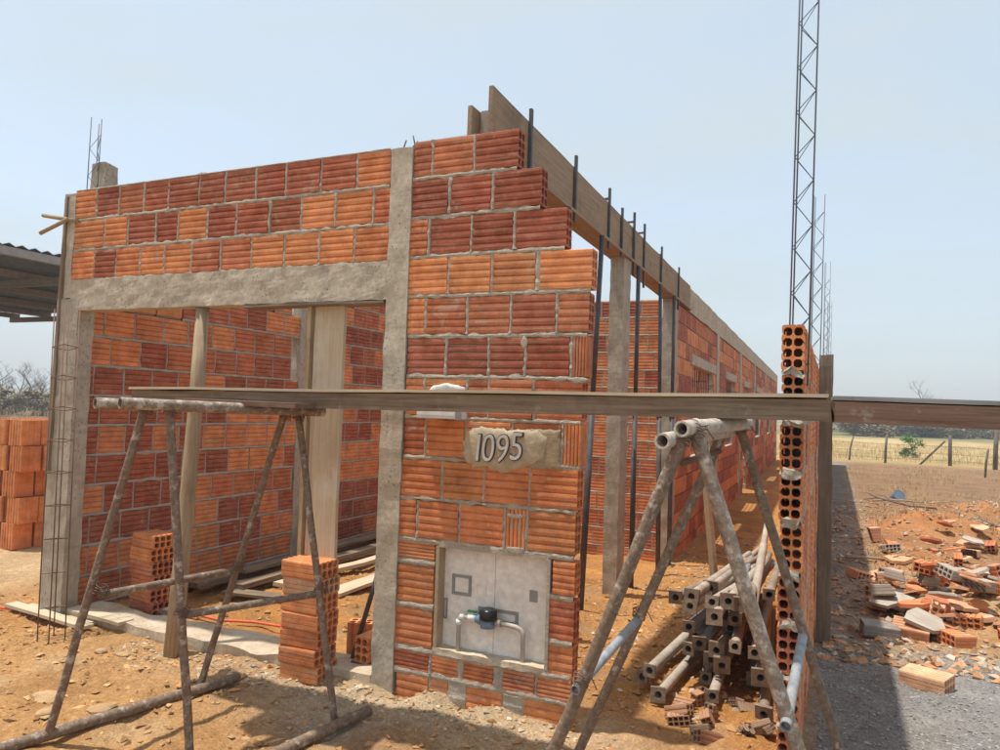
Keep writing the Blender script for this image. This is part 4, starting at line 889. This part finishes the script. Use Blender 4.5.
# shed with sheet roof at left
shed = empty('shed', (-11, 6, -.2)); tag(shed, 'open neighbouring shed with corrugated metal roof at far left', 'shed')
def roof(q):
    n = 60; y0, y1 = -2.0, 9.5; x0, x1 = -8.88, -18.15
    for s_, dz in ((0, 0), (1, .012)): pass
    vs = []; 
    for i in range(n*4+1):
        y = y0+(y1-y0)*i/(n*4); z = 3.6+.022*math.sin(i*math.pi/2)
        for x in (x0, x1):
            for d in (0, .006): vs.append((x, y, z+d))
    fs = []
    for i in range(n*4):
        a = i*4; b = a+4; fs += [(a, b, b+2, a+2), (a+1, a+3, b+3, b+1), (a, a+1, b+1, b), (a+2, b+2, b+3, a+3)]
    q.add(vs, fs)
prt(shed, 'roof_sheet', roof, ROOFM)
for x in (-8.95, -11.0, -12.9, -14.9, -16.8, -18.1): prt(shed, 'purlin', lambda q: q.box((x-.05, -1.9, 3.45), (x+.05, 9.4, 3.572)), GREYP)
for y in (-1.5, 5.0, 9.2):
    prt(shed, 'rafter', lambda q: q.box((-18.1, y-.04, 3.32), (-8.95, y+.04, 3.448)), GREYP)
    for x in ((-9.3, -13.0) if y > 8 else (-17.9, -9.3) if y < 1 else ()): prt(shed, 'post', lambda q: q.box((x-.06, y-.06, -.3), (x+.06, y+.06, 3.318)), CONCG)
# trees
def bare_mesh(seed, H=5.5, twig=True):
    rnd = random.Random(seed); tr = MB(); cr = MB()
    def grow(p, d, L, r, lv):
        n = 3; pts = [p]
        for i in range(n):
            d = (d+Vector((rnd.uniform(-.22, .22), rnd.uniform(-.22, .22), rnd.uniform(-.02, .16)))).normalized(); pts.append(pts[-1]+d*L/n)
        (tr if lv < 1 else cr).tube(pts, [r*(1-.45*i/n) for i in range(n+1)], 6 if lv < 2 else 3, cap=False)
        if lv < 4:
            for k in range(rnd.choice((3, 4)) if lv else 5):
                t = rnd.uniform(.35, 1.0); q = pts[min(n, int(t*n+.5))]; a = rnd.uniform(0, 6.28)
                nd = (d*.6+Vector((math.cos(a), math.sin(a), rnd.uniform(.0, .6)))*.8).normalized(); grow(q, nd, L*rnd.uniform(.5, .72), r*.45, lv+1)
    grow(Vector((0, 0, 0)), Vector((0, 0, 1)), H*.42, H*.018, 0)
    return tr.mesh('trunk', BARK), cr.mesh('crown', BARK)
def leafy_mesh(seed, H, W, mat, nl=900, trunk=.3):
    rnd = random.Random(seed); tr = MB(); cr = MB()
    tr.tube([(0, 0, -.1), (rnd.uniform(-.1, .1), 0, H*trunk), (rnd.uniform(-.2, .2), rnd.uniform(-.2, .2), H*.75)], [H*.03, H*.022, H*.008], 6)
    cl = []
    for k in range(14):
        a = rnd.uniform(0, 6.28); rr_ = W*.5*rnd.random()**.6; z = H*(trunk+(1-trunk)*rnd.random()); f = 1-.6*abs((z/H-trunk)/(1-trunk)-.45)
        c = Vector((math.cos(a)*rr_*f, math.sin(a)*rr_*f, z*.93)); cl.append((c, W*rnd.uniform(.12, .22)))
        tr.tube([(0, 0, max(H*.1, z*.55)), c], [H*.01, H*.004], 4)
    s = W*.035
    for _ in range(nl):
        c, r = rnd.choice(cl); d = Vector((rnd.gauss(0, 1), rnd.gauss(0, 1), rnd.gauss(0, .8))); p = c+d.normalized()*r*rnd.random()**.5
        a = Vector((rnd.uniform(-1, 1), rnd.uniform(-1, 1), rnd.uniform(-.6, .6))).normalized()*s*rnd.uniform(.6, 1.5); b = a.cross(Vector((rnd.uniform(-1, 1), rnd.uniform(-1, 1), 1))).normalized()*s*.7
        cr.add([p-a, p+b, p+a, p-b], [(0, 1, 2, 3)])
    return tr.mesh('trunk', BARK), cr.mesh('crown', mat)
def tree(name, ms, loc, s, rz, label, cat='tree', group=None):
    e = empty(name, loc, rz); e.scale = (s[0], s[0], s[1]) if isinstance(s, tuple) else (s, s, s); tag(e, label, cat, group)
    inst('trunk', ms[0], e); inst('crown', ms[1], e); return e
BARE = [bare_mesh(i) for i in range(3)]
LT = [leafy_mesh(10, 4, 4.5, LEAF, 1100, .08), leafy_mesh(11, 4, 5, LEAFD, 1100, .06), leafy_mesh(12, 4, 6, LEAFD, 1100, .04), leafy_mesh(13, 4, 5, LEAF, 1100, .1)]
fwd = Vector((-math.sin(YAW), math.cos(YAW), 0)); rgt = Vector((math.cos(YAW), math.sin(YAW), 0))
def site(px, D): q = CAM+fwd*D+rgt*((px-500)/720*D); return q.x, q.y, gz(q.x, q.y)-.05
rnd = random.Random(5)
for i, (px, D, s) in enumerate(((28, 62, 1.0), (8, 70, 1.08), (48, 74, 1.05), (-14, 66, 1.0), (18, 86, 1.2), (40, 92, 1.2), (-2, 95, 1.3))):
    tree('bare_tree', BARE[i % 3], site(px, D), s, i*1.3, ['dark-trunked leafless tree in front at far left' if i == 0 else 'grey leafless tree in the thicket at far left'][0], 'tree', None if i == 0 else 'leafless trees at far left')
for i in range(18):
    tree('dusty_shrub', LT[1 if i % 2 else 2], site(-30+i*6, 48+rnd.random()*22), (.34+.2*rnd.random(), .34+.2*rnd.random()), i*.9, 'dusty olive shrub below the leafless trees at far left', 'shrub', 'shrubs below the leafless trees')
tree('bare_tree', BARE[1], site(932, 120), 2.0, .4, 'lone leafless tree on the skyline above the red-brown plank', 'tree')
tree('green_bush', leafy_mesh(15, 1.5, 1.9, LEAFG, 1200, .1), (5.9, 35.2, -.25), .62, 0, 'single bright green bush in the yellow field', 'bush')
n = 0
for i in range(150):
    px = 835+rnd.random()*200; D = 72+rnd.random()**1.3*200; k = rnd.choice((0, 1, 2, 3))
    tree('field_tree', LT[k], site(px, D), (.7+.5*rnd.random(), (.9+.0145*D)/4*(.55+.45*rnd.random())), i, 'dark green tree in the belt beyond the dry field' if k in (0, 3) else 'dusty olive tree in the belt beyond the dry field', 'tree', 'green trees beyond the field' if k in (0, 3) else 'dusty trees beyond the field')
WALLW = mat_flat('white_wall', (0.62, 0.58, 0.53), .8); TILE = mat_flat('clay_tile', (0.34, 0.15, 0.09), .8); GLS = mat_flat('dark_pane', (0.05, 0.05, 0.06), .3)
for i, (px, D, wd, lb) in enumerate(((858, 118, 8, 'small white house left of the lone bush'), (942, 125, 9, 'white far house above the braced fence post'), (838, 130, 7, 'white far house just right of the wooden post'), (893, 170, 9, 'low far house with clay roof behind the field trees'), (968, 150, 8, 'far house with clay roof near the right edge'), (925, 200, 12, 'long far shed with clay roof on the horizon'))):
    x, y, z = site(px, D); e = empty('far_house', (x, y, z), YAW*(.6 if i % 2 else 1.3)); tag(e, lb, 'house')
    MB().box((-wd/2, -3, -.5), (wd/2, 3, 2.6)).build('wall', WALLW, e)
    q = MB(); q.add([(-wd/2-.4, -3.5, 2.5), (wd/2+.4, -3.5, 2.5), (wd/2+.4, 3.5, 2.5), (-wd/2-.4, 3.5, 2.5), (-wd/2-.4, 0, 3.9), (wd/2+.4, 0, 3.9)], [(3,2,1,0), (0,1,5,4), (2,3,4,5), (0,4,3), (1,2,5)]); q.build('roof', TILE, e)
    MB().box((-.9, -3.04, 0), (0, -2.9, 2.1)).build('door', GLS, e)
    for wx in (-wd*.33, wd*.3): MB().box((wx-.5, -3.05, 1.0), (wx+.5, -2.9, 2.0)).build('window', GLS, e)

# ------------------------------------------------------------------ hazy dry-season air
hzm = bpy.data.materials.new('haze_air'); hzm.use_nodes = True; ht = hzm.node_tree; ht.nodes.remove(ht.nodes['Principled BSDF'])
pv = ht.nodes.new('ShaderNodeVolumePrincipled'); pv.inputs['Color'].default_value = (0.93, 0.96, 1.0, 1); pv.inputs['Density'].default_value = 0.002; pv.inputs['Anisotropy'].default_value = 0.2
ht.links.new(pv.outputs[0], ht.nodes['Material Output'].inputs['Volume'])
hz_ = MB().box((-2700, -700, -1.5), (2700, 2800, 22)).build('haze', hzm); hz_['kind'] = 'stuff'; hz_['label'] = 'thin pale dry-season haze'
